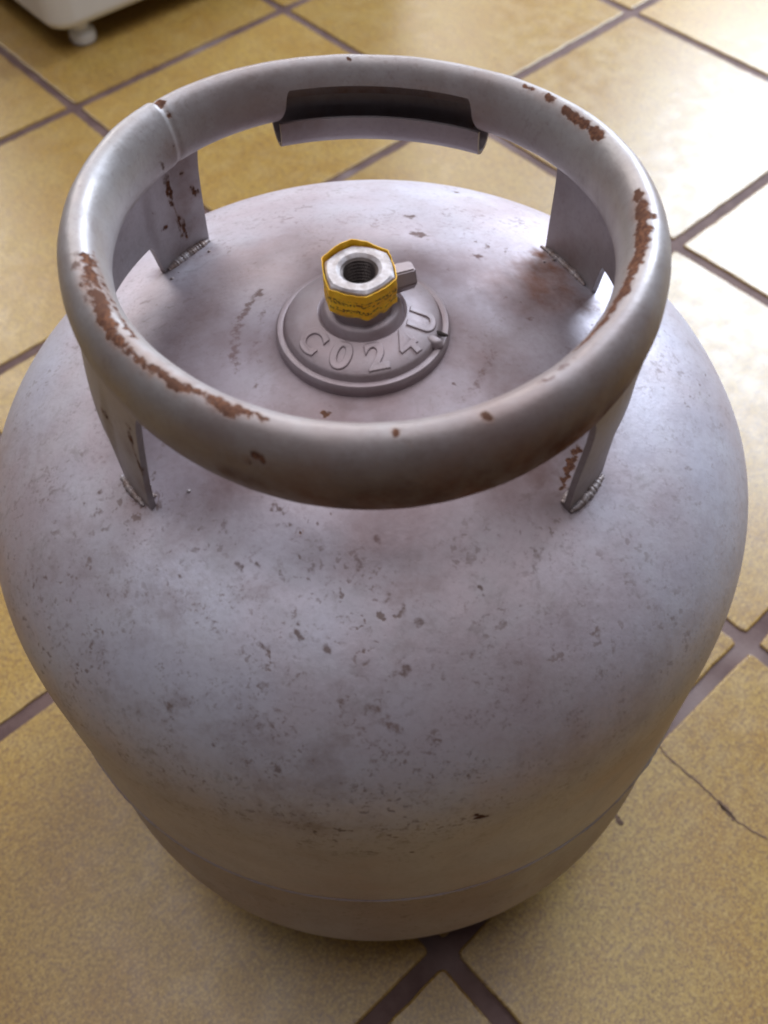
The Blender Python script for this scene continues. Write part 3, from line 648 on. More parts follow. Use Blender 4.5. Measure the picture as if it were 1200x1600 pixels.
# ------------------------------------------------------------------ wear and grip shade painted on the meshes
# (x, y, z, radius in metres, strength)
#WEAR_BEGIN
WEAR = {
'rust': [(-0.0944,-0.0216,0.4504,0.00256,0.66),(-0.0936,-0.022,0.4499,0.00246,0.78),(-0.0936,-0.0231,0.4501,0.00273,0.7),(-0.0925,-0.0239,0.4493,0.00225,0.76),(-0.0922,-0.028,0.4499,0.00286,0.61),(-0.092,-0.0289,0.45,0.00295,0.69),(-0.0913,-0.03,0.4497,0.00176,0.65),(-0.0905,-0.0315,0.4494,0.00206,0.65),(-0.0902,-0.0332,0.4496,0.00215,0.6),(-0.089,-0.0347,0.449,0.00273,0.64),(-0.088,-0.0373,0.4491,0.00204,0.67),(-0.0877,-0.0392,0.4494,0.00334,0.69),(-0.087,-0.041,0.4494,0.00245,0.73),(-0.0862,-0.0433,0.4495,0.00284,0.73),(-0.0871,-0.0441,0.4499,0.0034,0.69),(-0.086,-0.0468,0.4498,0.00322,0.75),(-0.085,-0.0486,0.4498,0.00289,0.78),(-0.084,-0.0504,0.4497,0.00285,0.61),(-0.0841,-0.0529,0.4495,0.00363,0.73),(-0.0829,-0.0537,0.4496,0.00285,0.82),(-0.0816,-0.0561,0.4494,0.00317,0.65),(-0.0813,-0.0582,0.4491,0.00254,0.7),(-0.081,-0.0589,0.449,0.00281,0.6),(-0.0797,-0.0609,0.4489,0.00248,0.77),(-0.0789,-0.0614,0.449,0.0021,0.7),(-0.079,-0.0625,0.4486,0.00211,0.64),(-0.0777,-0.0631,0.4489,0.00186,0.68),(-0.0769,-0.0641,0.4488,0.00215,0.7),(-0.0768,-0.0643,0.4488,0.00165,0.73),(-0.075,-0.0662,0.4488,0.00234,0.78),(-0.0749,-0.0669,0.4486,0.00216,0.62),(-0.0744,-0.0666,0.4488,0.00221,0.66),(-0.0735,-0.0682,0.4486,0.00172,0.62),(-0.0726,-0.0689,0.4486,0.0015,0.66),(-0.0712,-0.0698,0.4486,0.00163,0.71),(-0.0712,-0.0704,0.4485,0.00169,0.64),(-0.0702,-0.0717,0.4483,0.00174,0.65),(-0.0691,-0.0723,0.4484,0.00124,0.6),(-0.0689,-0.0727,0.4484,0.00135,0.76),(-0.0677,-0.0732,0.4485,0.00139,0.82),(-0.0669,-0.0738,0.4484,0.00137,0.75),(-0.0667,-0.0744,0.4484,0.00143,0.74),(-0.0664,-0.0746,0.4484,0.00198,0.8),(-0.0654,-0.0758,0.4483,0.00137,0.81),(-0.0644,-0.0759,0.4484,0.0013,0.6),(-0.0637,-0.0761,0.4484,0.00175,0.82),(-0.0633,-0.0768,0.4484,0.00176,0.82),(-0.0625,-0.0777,0.4483,0.00141,0.68),(-0.0622,-0.0784,0.4482,0.0015,0.64),(-0.0616,-0.079,0.4482,0.00143,0.71),(-0.0607,-0.0799,0.4481,0.00204,0.6),(-0.0601,-0.0798,0.4482,0.00219,0.78),(-0.0593,-0.0803,0.4482,0.00194,0.79),(-0.0579,-0.0812,0.4482,0.00221,0.75),(-0.0577,-0.0825,0.448,0.00158,0.76),(-0.0575,-0.082,0.4482,0.00236,0.65),(-0.056,-0.083,0.4482,0.00216,0.68),(-0.0557,-0.0828,0.4483,0.00206,0.74),(-0.0543,-0.0839,0.4483,0.00127,0.72),(-0.0544,-0.0831,0.4484,0.00114,0.79),(-0.053,-0.0843,0.4484,0.00127,0.74),(-0.0524,-0.084,0.4484,0.00134,0.65),(-0.0522,-0.0841,0.4484,0.00145,0.73),(-0.0509,-0.0848,0.4484,0.00114,0.78),(-0.0503,-0.0848,0.4484,0.00156,0.62),(-0.0501,-0.0863,0.4484,0.00114,0.65),(-0.0487,-0.0862,0.4484,0.00129,0.64),(-0.0487,-0.0871,0.4484,0.00137,0.8),(-0.0479,-0.0879,0.4484,0.00232,0.67),(-0.0471,-0.088,0.4484,0.00149,0.75),(-0.0465,-0.0881,0.4484,0.00251,0.67),(-0.0449,-0.0897,0.4484,0.0018,0.61),(-0.0436,-0.0912,0.4482,0.00259,0.63),(-0.0436,-0.0914,0.4482,0.00266,0.72),(-0.042,-0.0919,0.4483,0.00176,0.72),(-0.0415,-0.0916,0.4484,0.00151,0.66),(-0.0397,-0.0923,0.4484,0.00208,0.74),(-0.0388,-0.0926,0.4484,0.00165,0.67),(-0.0387,-0.0934,0.4484,0.00212,0.67),(-0.0379,-0.0934,0.4484,0.00169,0.73),(-0.0373,-0.0931,0.4484,0.00129,0.62),(-0.0362,-0.0935,0.4484,0.00105,0.74),(-0.0356,-0.0946,0.4485,0.00126,0.79),(-0.035,-0.0946,0.4485,0.00134,0.62),(-0.0339,-0.0947,0.4485,0.00133,0.82),(-0.0334,-0.0951,0.4486,0.00089,0.72),(-0.0328,-0.0954,0.4486,0.0014,0.63),(-0.0322,-0.0955,0.4486,0.00103,0.8),(-0.0317,-0.0966,0.4486,0.00136,0.77),(-0.0312,-0.0962,0.4486,0.0011,0.64),(-0.0306,-0.097,0.4487,0.00098,0.61),(-0.0819,-0.054,0.4495,0.00239,0.77),(-0.0823,-0.0549,0.4495,0.00218,0.72),(-0.0833,-0.0555,0.4492,0.00251,0.74),(-0.0611,-0.0798,0.448,0.00155,0.67),(-0.0606,-0.0804,0.448,0.00205,0.74),(-0.0595,-0.0813,0.448,0.0015,0.64),(-0.0585,-0.0818,0.4481,0.00195,0.75),(-0.0575,-0.0825,0.4481,0.00157,0.76),(-0.0568,-0.0826,0.4482,0.00178,0.77),(-0.0443,-0.0914,0.4482,0.00183,0.84),(-0.0441,-0.0908,0.4483,0.00207,0.9),(-0.043,-0.0919,0.4482,0.00243,0.76),(-0.0415,-0.0925,0.4482,0.00181,0.86),(-0.0405,-0.0926,0.4483,0.00228,0.91),(0.1006,-0.0006,0.451,0.00138,1),(0.1006,-0.0025,0.4511,0.00217,1.1),(0.1004,-0.0037,0.4511,0.00212,0.89),(0.1004,-0.0055,0.4513,0.0022,0.8),(0.1002,-0.0072,0.4514,0.00205,0.92),(0.1002,-0.0094,0.4516,0.00243,0.99),(0.0999,-0.0105,0.4516,0.00185,0.88),(0.0995,-0.0132,0.4517,0.00309,0.95),(0.0994,-0.0151,0.4518,0.00314,0.92),(0.0988,-0.0175,0.4518,0.00238,0.85),(0.0985,-0.019,0.4518,0.0025,0.8),(0.098,-0.0209,0.4518,0.0026,1.1),(0.0975,-0.0235,0.4521,0.0034,1),(0.0969,-0.0254,0.4521,0.00293,0.99),(0.0965,-0.0271,0.4521,0.00285,0.99),(0.096,-0.0296,0.4523,0.00311,1),(0.0955,-0.0313,0.4523,0.00233,0.88),(0.0948,-0.0335,0.4524,0.00255,0.85),(0.0944,-0.0351,0.4525,0.00238,0.81),(0.0935,-0.0366,0.4523,0.00232,0.91),(0.0931,-0.0374,0.4522,0.00243,1.1),(0.0923,-0.0392,0.4523,0.00266,0.98),(0.0915,-0.04,0.4519,0.00293,0.88),(0.0907,-0.042,0.4519,0.00242,0.91),(0.0902,-0.0436,0.4521,0.00194,1),(0.0895,-0.0452,0.4522,0.00206,0.98),(0.0886,-0.0462,0.4518,0.00193,1),(0.088,-0.048,0.4521,0.00199,1.1),(0.087,-0.0501,0.4522,0.00172,1.1),(0.0863,-0.0511,0.452,0.00225,1),(0.0856,-0.0522,0.4519,0.00242,0.85),(0.0849,-0.0537,0.452,0.00268,1),(0.0841,-0.0544,0.4516,0.00213,0.84),(0.0831,-0.0557,0.4514,0.00186,1),(0.0824,-0.057,0.4515,0.00217,0.89),(0.0817,-0.0578,0.4512,0.00185,0.83),(0.081,-0.0588,0.4512,0.00188,1.1),(0.0804,-0.0596,0.4512,0.00195,1),(0.0798,-0.0615,0.4518,0.00155,1.1),(0.079,-0.0619,0.4513,0.00129,0.92),(0.0785,-0.0627,0.4514,0.00133,0.87),(0.0779,-0.0638,0.4516,0.00167,0.86),(0.0773,-0.0645,0.4515,0.00165,1.1),(0.0768,-0.0653,0.4515,0.00179,1.1),(0.076,-0.0661,0.4514,0.00157,1.1),(0.0754,-0.0671,0.4515,0.00166,0.85),(0.0752,-0.0671,0.4514,0.00113,1),(0.0746,-0.0675,0.4511,0.00108,0.94),(0.0741,-0.0689,0.4517,0.00097,0.82),(0.0738,-0.0688,0.4513,0.00112,0.84),(0.0733,-0.0688,0.4508,0.00134,1),(0.0727,-0.0704,0.4515,0.0013,0.92),(0.0722,-0.0711,0.4515,0.00124,0.87),(0.0716,-0.0714,0.4513,0.00116,0.9),(0.0713,-0.0719,0.4514,0.00108,0.82),(0.0708,-0.0723,0.4513,0.00085,1.1),(0.0703,-0.0731,0.4515,0.0011,1),(0.07,-0.0735,0.4515,0.00083,1.1),(0.0695,-0.0737,0.4513,0.00113,1.1),(0.0693,-0.0734,0.4509,0.00109,0.94),(0.0689,-0.0744,0.4513,0.00067,0.96),(0.0687,-0.0741,0.451,0.00084,1),(0.0684,-0.0746,0.451,0.00089,0.83),(0.068,-0.0749,0.451,0.00063,0.92),(0.0676,-0.0753,0.451,0.00067,1),(0.0672,-0.0759,0.4512,0.00073,0.93),(0.0668,-0.0759,0.4508,0.00073,0.9),(0.0664,-0.0766,0.4511,0.00083,0.83),(0.0661,-0.0766,0.4509,0.00099,1),(0.0658,-0.0771,0.451,0.00077,1.1),(0.0655,-0.0772,0.4508,0.0006,0.91),(0.0842,0.0581,0.447,0.0015,0.92),(0.0846,0.0569,0.4468,0.00182,0.85),(0.0852,0.0561,0.447,0.00155,0.97),(0.0858,0.055,0.447,0.0014,1),(0.0862,0.0542,0.447,0.00135,1),(0.0867,0.0529,0.4469,0.00227,1),(0.0874,0.0518,0.447,0.00231,0.99),(0.0876,0.0512,0.4469,0.00198,1),(0.0884,0.05,0.447,0.00221,0.86),(0.089,0.0488,0.4472,0.00187,0.89),(0.0896,0.0477,0.4473,0.00164,0.8),(0.0901,0.0466,0.4473,0.00254,0.81),(0.0906,0.0455,0.4473,0.00157,0.79),(0.0912,0.0445,0.4475,0.00167,0.83),(0.0918,0.0432,0.4476,0.00167,0.78),(0.0925,0.0419,0.4477,0.00182,1),(0.0927,0.0412,0.4477,0.00259,0.96),(0.0933,0.0397,0.4478,0.00221,1),(0.094,0.0386,0.4481,0.00223,0.92),(0.0946,0.0372,0.4482,0.00221,0.99),(0.0789,0.0668,0.4471,0.00138,0.92),(0.0793,0.0659,0.4471,0.00165,0.83),(0.0798,0.065,0.447,0.00174,0.73),(0.0804,0.0646,0.4471,0.00137,0.8),(0.0808,0.0643,0.4472,0.0013,0.8),(0.0709,0.0757,0.4468,0.00128,0.67),(0.0713,0.0754,0.4468,0.00107,0.67),(0.0718,0.0747,0.4468,0.00105,0.69),(0.072,0.0747,0.4468,0.00116,0.68),(0.0725,0.0738,0.4468,0.00097,0.69),(0.0731,0.0734,0.4469,0.00129,0.64),(0.0733,0.0729,0.4468,0.00158,0.7),(0.0525,0.0962,0.4178,0.00216,0.55),(0.0532,0.0958,0.4176,0.00167,0.61),(-0.0756,0.0655,0.4525,0.00236,0.9),(-0.0723,0.0627,0.4488,0.00135,0.7),(0.1026,-0.0172,0.4529,0.00202,0.7),(0.1019,-0.0142,0.4528,0.00116,0.7),(0.0083,-0.106,0.4501,0.00159,0.8),(0.0071,-0.105,0.4502,0.00114,0.8),(0.0355,-0.1028,0.4513,0.00184,0.8),(0.0343,-0.1019,0.4515,0.00138,0.8),(-0.0346,-0.1042,0.4402,0.00213,0.8),(-0.0379,-0.1034,0.4376,0.00191,0.6),(-0.0324,-0.1056,0.4388,0.00142,0.7),(-0.0164,-0.0423,0.386,0.0015,0.9),(-0.0003,0.0992,0.4478,0.00143,0.5),(-0.0268,-0.0904,0.3749,0.00085,0.7),(0.0022,-0.1124,0.4437,0.00091,0.4),(0.0119,-0.1101,0.4478,0.00091,0.4),(-0.0945,-0.0279,0.451,0.00188,0.42),(-0.0942,-0.0294,0.451,0.00142,0.43),(-0.0938,-0.0315,0.4508,0.00208,0.44),(-0.0926,-0.0316,0.4506,0.00203,0.51),(-0.0925,-0.0334,0.4506,0.00235,0.47),(-0.092,-0.0348,0.4506,0.00261,0.51),(-0.0925,-0.0355,0.4506,0.00265,0.43),(-0.0922,-0.0371,0.4505,0.0021,0.54),(-0.0911,-0.0392,0.4504,0.00255,0.41),(-0.0903,-0.041,0.4502,0.00219,0.48),(-0.0902,-0.0421,0.4501,0.00269,0.42),(-0.0895,-0.0425,0.4501,0.00233,0.42),(-0.0894,-0.0434,0.45,0.0021,0.52),(-0.088,-0.0457,0.4499,0.00232,0.41),(-0.0882,-0.0466,0.4498,0.00186,0.48),(-0.0929,-0.016,0.4477,0.00136,0.5),(-0.0927,-0.0177,0.4479,0.00095,0.57),(-0.0925,-0.0183,0.4478,0.00149,0.53),(-0.0922,-0.0189,0.4476,0.00121,0.52),(-0.092,-0.0187,0.4472,0.00119,0.48),(-0.0917,-0.0194,0.4469,0.00151,0.65),(-0.0917,-0.0206,0.4473,0.00119,0.62),(-0.0913,-0.0203,0.4467,0.00109,0.61),(-0.0912,-0.0213,0.4469,0.00105,0.58),(-0.0908,-0.0227,0.4467,0.00131,0.59),(-0.0908,-0.0232,0.4469,0.00114,0.61),(-0.0905,-0.0235,0.4467,0.00122,0.56),(-0.0902,-0.0245,0.4466,0.00109,0.64),(-0.0898,-0.0247,0.4462,0.00102,0.54),(-0.0896,-0.0256,0.4461,0.00161,0.64),(-0.0895,-0.0265,0.4464,0.00125,0.5),(-0.0892,-0.0272,0.4464,0.00108,0.58),(-0.0887,-0.0278,0.4458,0.00158,0.52),(-0.0885,-0.0293,0.4462,0.00176,0.56),(-0.0883,-0.0297,0.4462,0.00131,0.59),(-0.0879,-0.0308,0.4461,0.00164,0.66),(-0.0874,-0.032,0.446,0.00152,0.48),(-0.0871,-0.0322,0.4458,0.00131,0.62),(-0.0867,-0.0325,0.4453,0.00118,0.61),(-0.0864,-0.0348,0.4463,0.00136,0.49),(-0.086,-0.0357,0.4464,0.00149,0.65),(-0.0855,-0.036,0.4457,0.00177,0.53),(-0.085,-0.0374,0.4461,0.00203,0.54),(-0.0844,-0.0387,0.446,0.00193,0.59),(-0.084,-0.0392,0.4457,0.00178,0.59),(-0.0835,-0.0411,0.4464,0.00164,0.55),(-0.0828,-0.0419,0.4461,0.00165,0.49),(-0.0826,-0.0427,0.4464,0.00134,0.56),(-0.0821,-0.0439,0.4465,0.00139,0.58),(-0.0815,-0.0455,0.4469,0.00123,0.55),(-0.0808,-0.0468,0.4471,0.00162,0.63),(-0.0802,-0.0482,0.4473,0.00116,0.54),(-0.0799,-0.0485,0.4471,0.00194,0.51),(-0.0793,-0.0496,0.4472,0.00187,0.63),(-0.0788,-0.0519,0.4479,0.00124,0.63),(-0.0785,-0.0518,0.4476,0.00119,0.59),(-0.0779,-0.053,0.4478,0.00174,0.59),(-0.0775,-0.0542,0.448,0.00181,0.6),(-0.0769,-0.0542,0.4475,0.00175,0.56),(-0.0762,-0.0547,0.4472,0.00136,0.65),(-0.0759,-0.0557,0.4475,0.00104,0.56),(-0.0755,-0.0568,0.4477,0.00098,0.49),(-0.0751,-0.0568,0.4474,0.00135,0.54),(-0.0743,-0.0587,0.4478,0.00162,0.6),(-0.0736,-0.0589,0.4475,0.00111,0.63),(-0.0806,0.0692,0.4135,0.00091,0.63),(-0.0809,0.0689,0.4132,0.00102,0.76),(-0.0809,0.0689,0.4127,0.00082,0.64),(-0.081,0.0689,0.4121,0.00089,0.81),(-0.0811,0.0689,0.4116,0.00094,0.63),(-0.081,0.069,0.4112,0.00111,0.68),(-0.0811,0.0689,0.4106,0.00094,0.8),(-0.0809,0.0692,0.4101,0.00114,0.6),(-0.0809,0.0692,0.4096,0.00111,0.64),(-0.081,0.0692,0.4087,0.00109,0.62),(-0.0811,0.0691,0.4087,0.00107,0.82),(-0.0811,0.0691,0.4079,0.00105,0.63),(-0.0812,0.0691,0.4076,0.00111,0.69),(-0.0813,0.0691,0.407,0.00082,0.61),(-0.0813,0.0691,0.4068,0.00108,0.7),(-0.0812,0.0692,0.4058,0.00075,0.78),(-0.0811,0.0693,0.4055,0.00096,0.78),(-0.0814,0.0691,0.4047,0.00112,0.75),(-0.0812,0.0694,0.4041,0.00107,0.61),(-0.0814,0.0692,0.4038,0.00104,0.73),(-0.0815,0.0691,0.4032,0.00089,0.74),(-0.0814,0.0692,0.403,0.00076,0.63),(-0.0816,0.0691,0.4024,0.00077,0.62),(-0.0815,0.0693,0.4014,0.00102,0.71),(-0.0813,0.0695,0.4014,0.00108,0.75),(-0.0812,0.0697,0.4004,0.00108,0.69),(-0.0811,0.0699,0.3999,0.00103,0.77),(-0.0811,0.0698,0.3997,0.00109,0.79),(-0.0811,0.07,0.3991,0.0008,0.8),(-0.0811,0.07,0.3983,0.00078,0.72),(-0.0807,0.0705,0.3977,0.0009,0.74),(-0.0808,0.0705,0.397,0.00095,0.61),(-0.0806,0.0706,0.3966,0.00107,0.7),(-0.0807,0.0706,0.3957,0.00089,0.82),(-0.0805,0.0709,0.3953,0.00086,0.64),(-0.0803,0.0711,0.3947,0.00102,0.64),(-0.0803,0.0712,0.394,0.00111,0.75),(-0.0803,0.0713,0.3935,0.00102,0.71),(-0.0801,0.0716,0.393,0.00072,0.63),(-0.0799,0.0718,0.392,0.00112,0.66),(-0.0799,0.0719,0.3915,0.00096,0.67),(-0.08,0.0718,0.391,0.0012,0.79),(-0.0798,0.0721,0.3904,0.00114,0.72),(-0.0798,0.0721,0.3898,0.00094,0.77),(-0.0795,0.0725,0.3895,0.00089,0.6),(-0.0796,0.0724,0.3885,0.001,0.73),(-0.0796,0.0724,0.3881,0.00097,0.74),(-0.0795,0.0727,0.3872,0.00091,0.74),(-0.0795,0.0727,0.3869,0.00104,0.64),(-0.0797,0.0725,0.3867,0.00071,0.72),(-0.0796,0.0726,0.3857,0.00079,0.63),(-0.0794,0.073,0.3852,0.00091,0.76),(-0.0795,0.0728,0.3846,0.0008,0.73),(-0.0797,0.0727,0.3838,0.00088,0.81),(-0.0798,0.0727,0.3835,0.0009,0.71),(-0.0797,0.0729,0.3826,0.00086,0.77),(-0.0798,0.0727,0.3823,0.00125,0.7),(-0.0795,0.0732,0.3815,0.00098,0.8),(-0.0795,0.0732,0.3806,0.00092,0.81),(-0.0727,0.0779,0.4039,0.00183,0.8),(-0.0718,0.0791,0.3999,0.00185,0.8),(-0.0749,0.075,0.4137,0.00144,0.6),(-0.0723,0.0572,0.4377,0.00135,0.5),(-0.0857,0.0649,0.3934,0.00183,0.7),(-0.0882,0.0607,0.4037,0.00179,0.6),(0.0734,-0.0728,0.3723,0.00131,0.92),(0.0738,-0.072,0.3724,0.00151,0.79),(0.074,-0.0711,0.3726,0.00094,0.89),(0.0745,-0.0705,0.3726,0.00143,0.77),(0.0746,-0.07,0.3727,0.00149,0.84),(0.0751,-0.0693,0.3727,0.00144,0.95),(0.0753,-0.0686,0.3728,0.00168,0.73),(0.0754,-0.0677,0.373,0.00124,0.87),(0.0759,-0.0673,0.373,0.00103,0.96),(0.076,-0.0668,0.3731,0.00132,0.95),(0.0766,-0.0655,0.3732,0.00149,0.83),(0.0772,-0.0648,0.3732,0.00143,0.77),(0.077,-0.0642,0.3734,0.00166,0.76),(0.0779,-0.0632,0.3734,0.00199,0.9),(0.0784,-0.0625,0.3734,0.00194,0.88),(0.0786,-0.0617,0.3735,0.00168,0.79),(0.0788,-0.0612,0.3736,0.0013,0.94),(0.0795,-0.0598,0.3736,0.00168,0.95),(0.0797,-0.0592,0.3737,0.00179,0.77),(0.0806,-0.0584,0.3736,0.00151,0.81),(0.0811,-0.0576,0.3737,0.00169,0.8),(0.0816,-0.0565,0.3737,0.00192,0.91),(-0.0838,-0.0667,0.4138,0.00177,0.53),(-0.0834,-0.0673,0.4133,0.00204,0.62),(-0.084,-0.0668,0.4117,0.00185,0.5),(-0.0843,-0.0667,0.4102,0.00126,0.5),(-0.0841,-0.0671,0.4094,0.00175,0.49),(-0.0845,-0.0668,0.408,0.00168,0.52),(-0.0841,-0.0673,0.4078,0.00177,0.64),(-0.084,-0.0676,0.4069,0.00108,0.63),(-0.0845,-0.0673,0.4055,0.00133,0.61),(-0.0842,-0.0677,0.405,0.00118,0.51),(-0.0848,-0.0674,0.4033,0.0017,0.49),(-0.0843,-0.068,0.4031,0.00137,0.65),(-0.0845,-0.0679,0.4023,0.00155,0.5),(-0.0845,-0.0681,0.4015,0.00108,0.59),(-0.0839,-0.0688,0.4016,0.00144,0.53),(-0.0838,-0.069,0.4013,0.00116,0.57),(-0.0838,-0.0692,0.4006,0.00092,0.55),(-0.0843,-0.069,0.3988,0.00115,0.59),(-0.084,-0.0693,0.3984,0.00144,0.64),(-0.0841,-0.0694,0.3977,0.00132,0.65),(-0.0838,-0.0699,0.3974,0.00091,0.48),(-0.0839,-0.0698,0.3967,0.00126,0.55),(-0.0835,-0.0703,0.3965,0.00142,0.65),(-0.0836,-0.0704,0.3958,0.00087,0.55),(-0.0836,-0.0706,0.395,0.001,0.6),(-0.0836,-0.0707,0.3944,0.00121,0.53),(-0.0831,-0.0713,0.3943,0.00138,0.61),(-0.0832,-0.0714,0.3937,0.00129,0.54),(-0.083,-0.0714,0.3928,0.00125,0.62),(-0.0832,-0.0716,0.3922,0.00109,0.6),(-0.083,-0.0714,0.3915,0.00128,0.63),(-0.0829,-0.0713,0.3907,0.0014,0.62),(-0.0966,-0.0516,0.4051,0.00131,0.55),(-0.0969,-0.0514,0.404,0.00169,0.57),(-0.0961,-0.0522,0.4041,0.00116,0.58),(-0.0958,-0.0526,0.4038,0.00182,0.53),(-0.0956,-0.0529,0.403,0.00135,0.65),(-0.0955,-0.053,0.4029,0.00117,0.55),(-0.095,-0.0536,0.4019,0.00176,0.6),(-0.0951,-0.0536,0.4013,0.00152,0.65),(-0.0949,-0.0538,0.4009,0.00162,0.62),(-0.0944,-0.0544,0.4008,0.00154,0.53),(-0.0946,-0.0543,0.3998,0.00104,0.5),(-0.0941,-0.0549,0.3991,0.00112,0.65),(-0.0941,-0.0551,0.3984,0.00107,0.49),(0.0354,-0.1747,0.2996,0.00218,0.75),(0.0333,-0.1748,0.3021,0.00155,0.6),(0.038,-0.1742,0.2984,0.00188,0.5)],
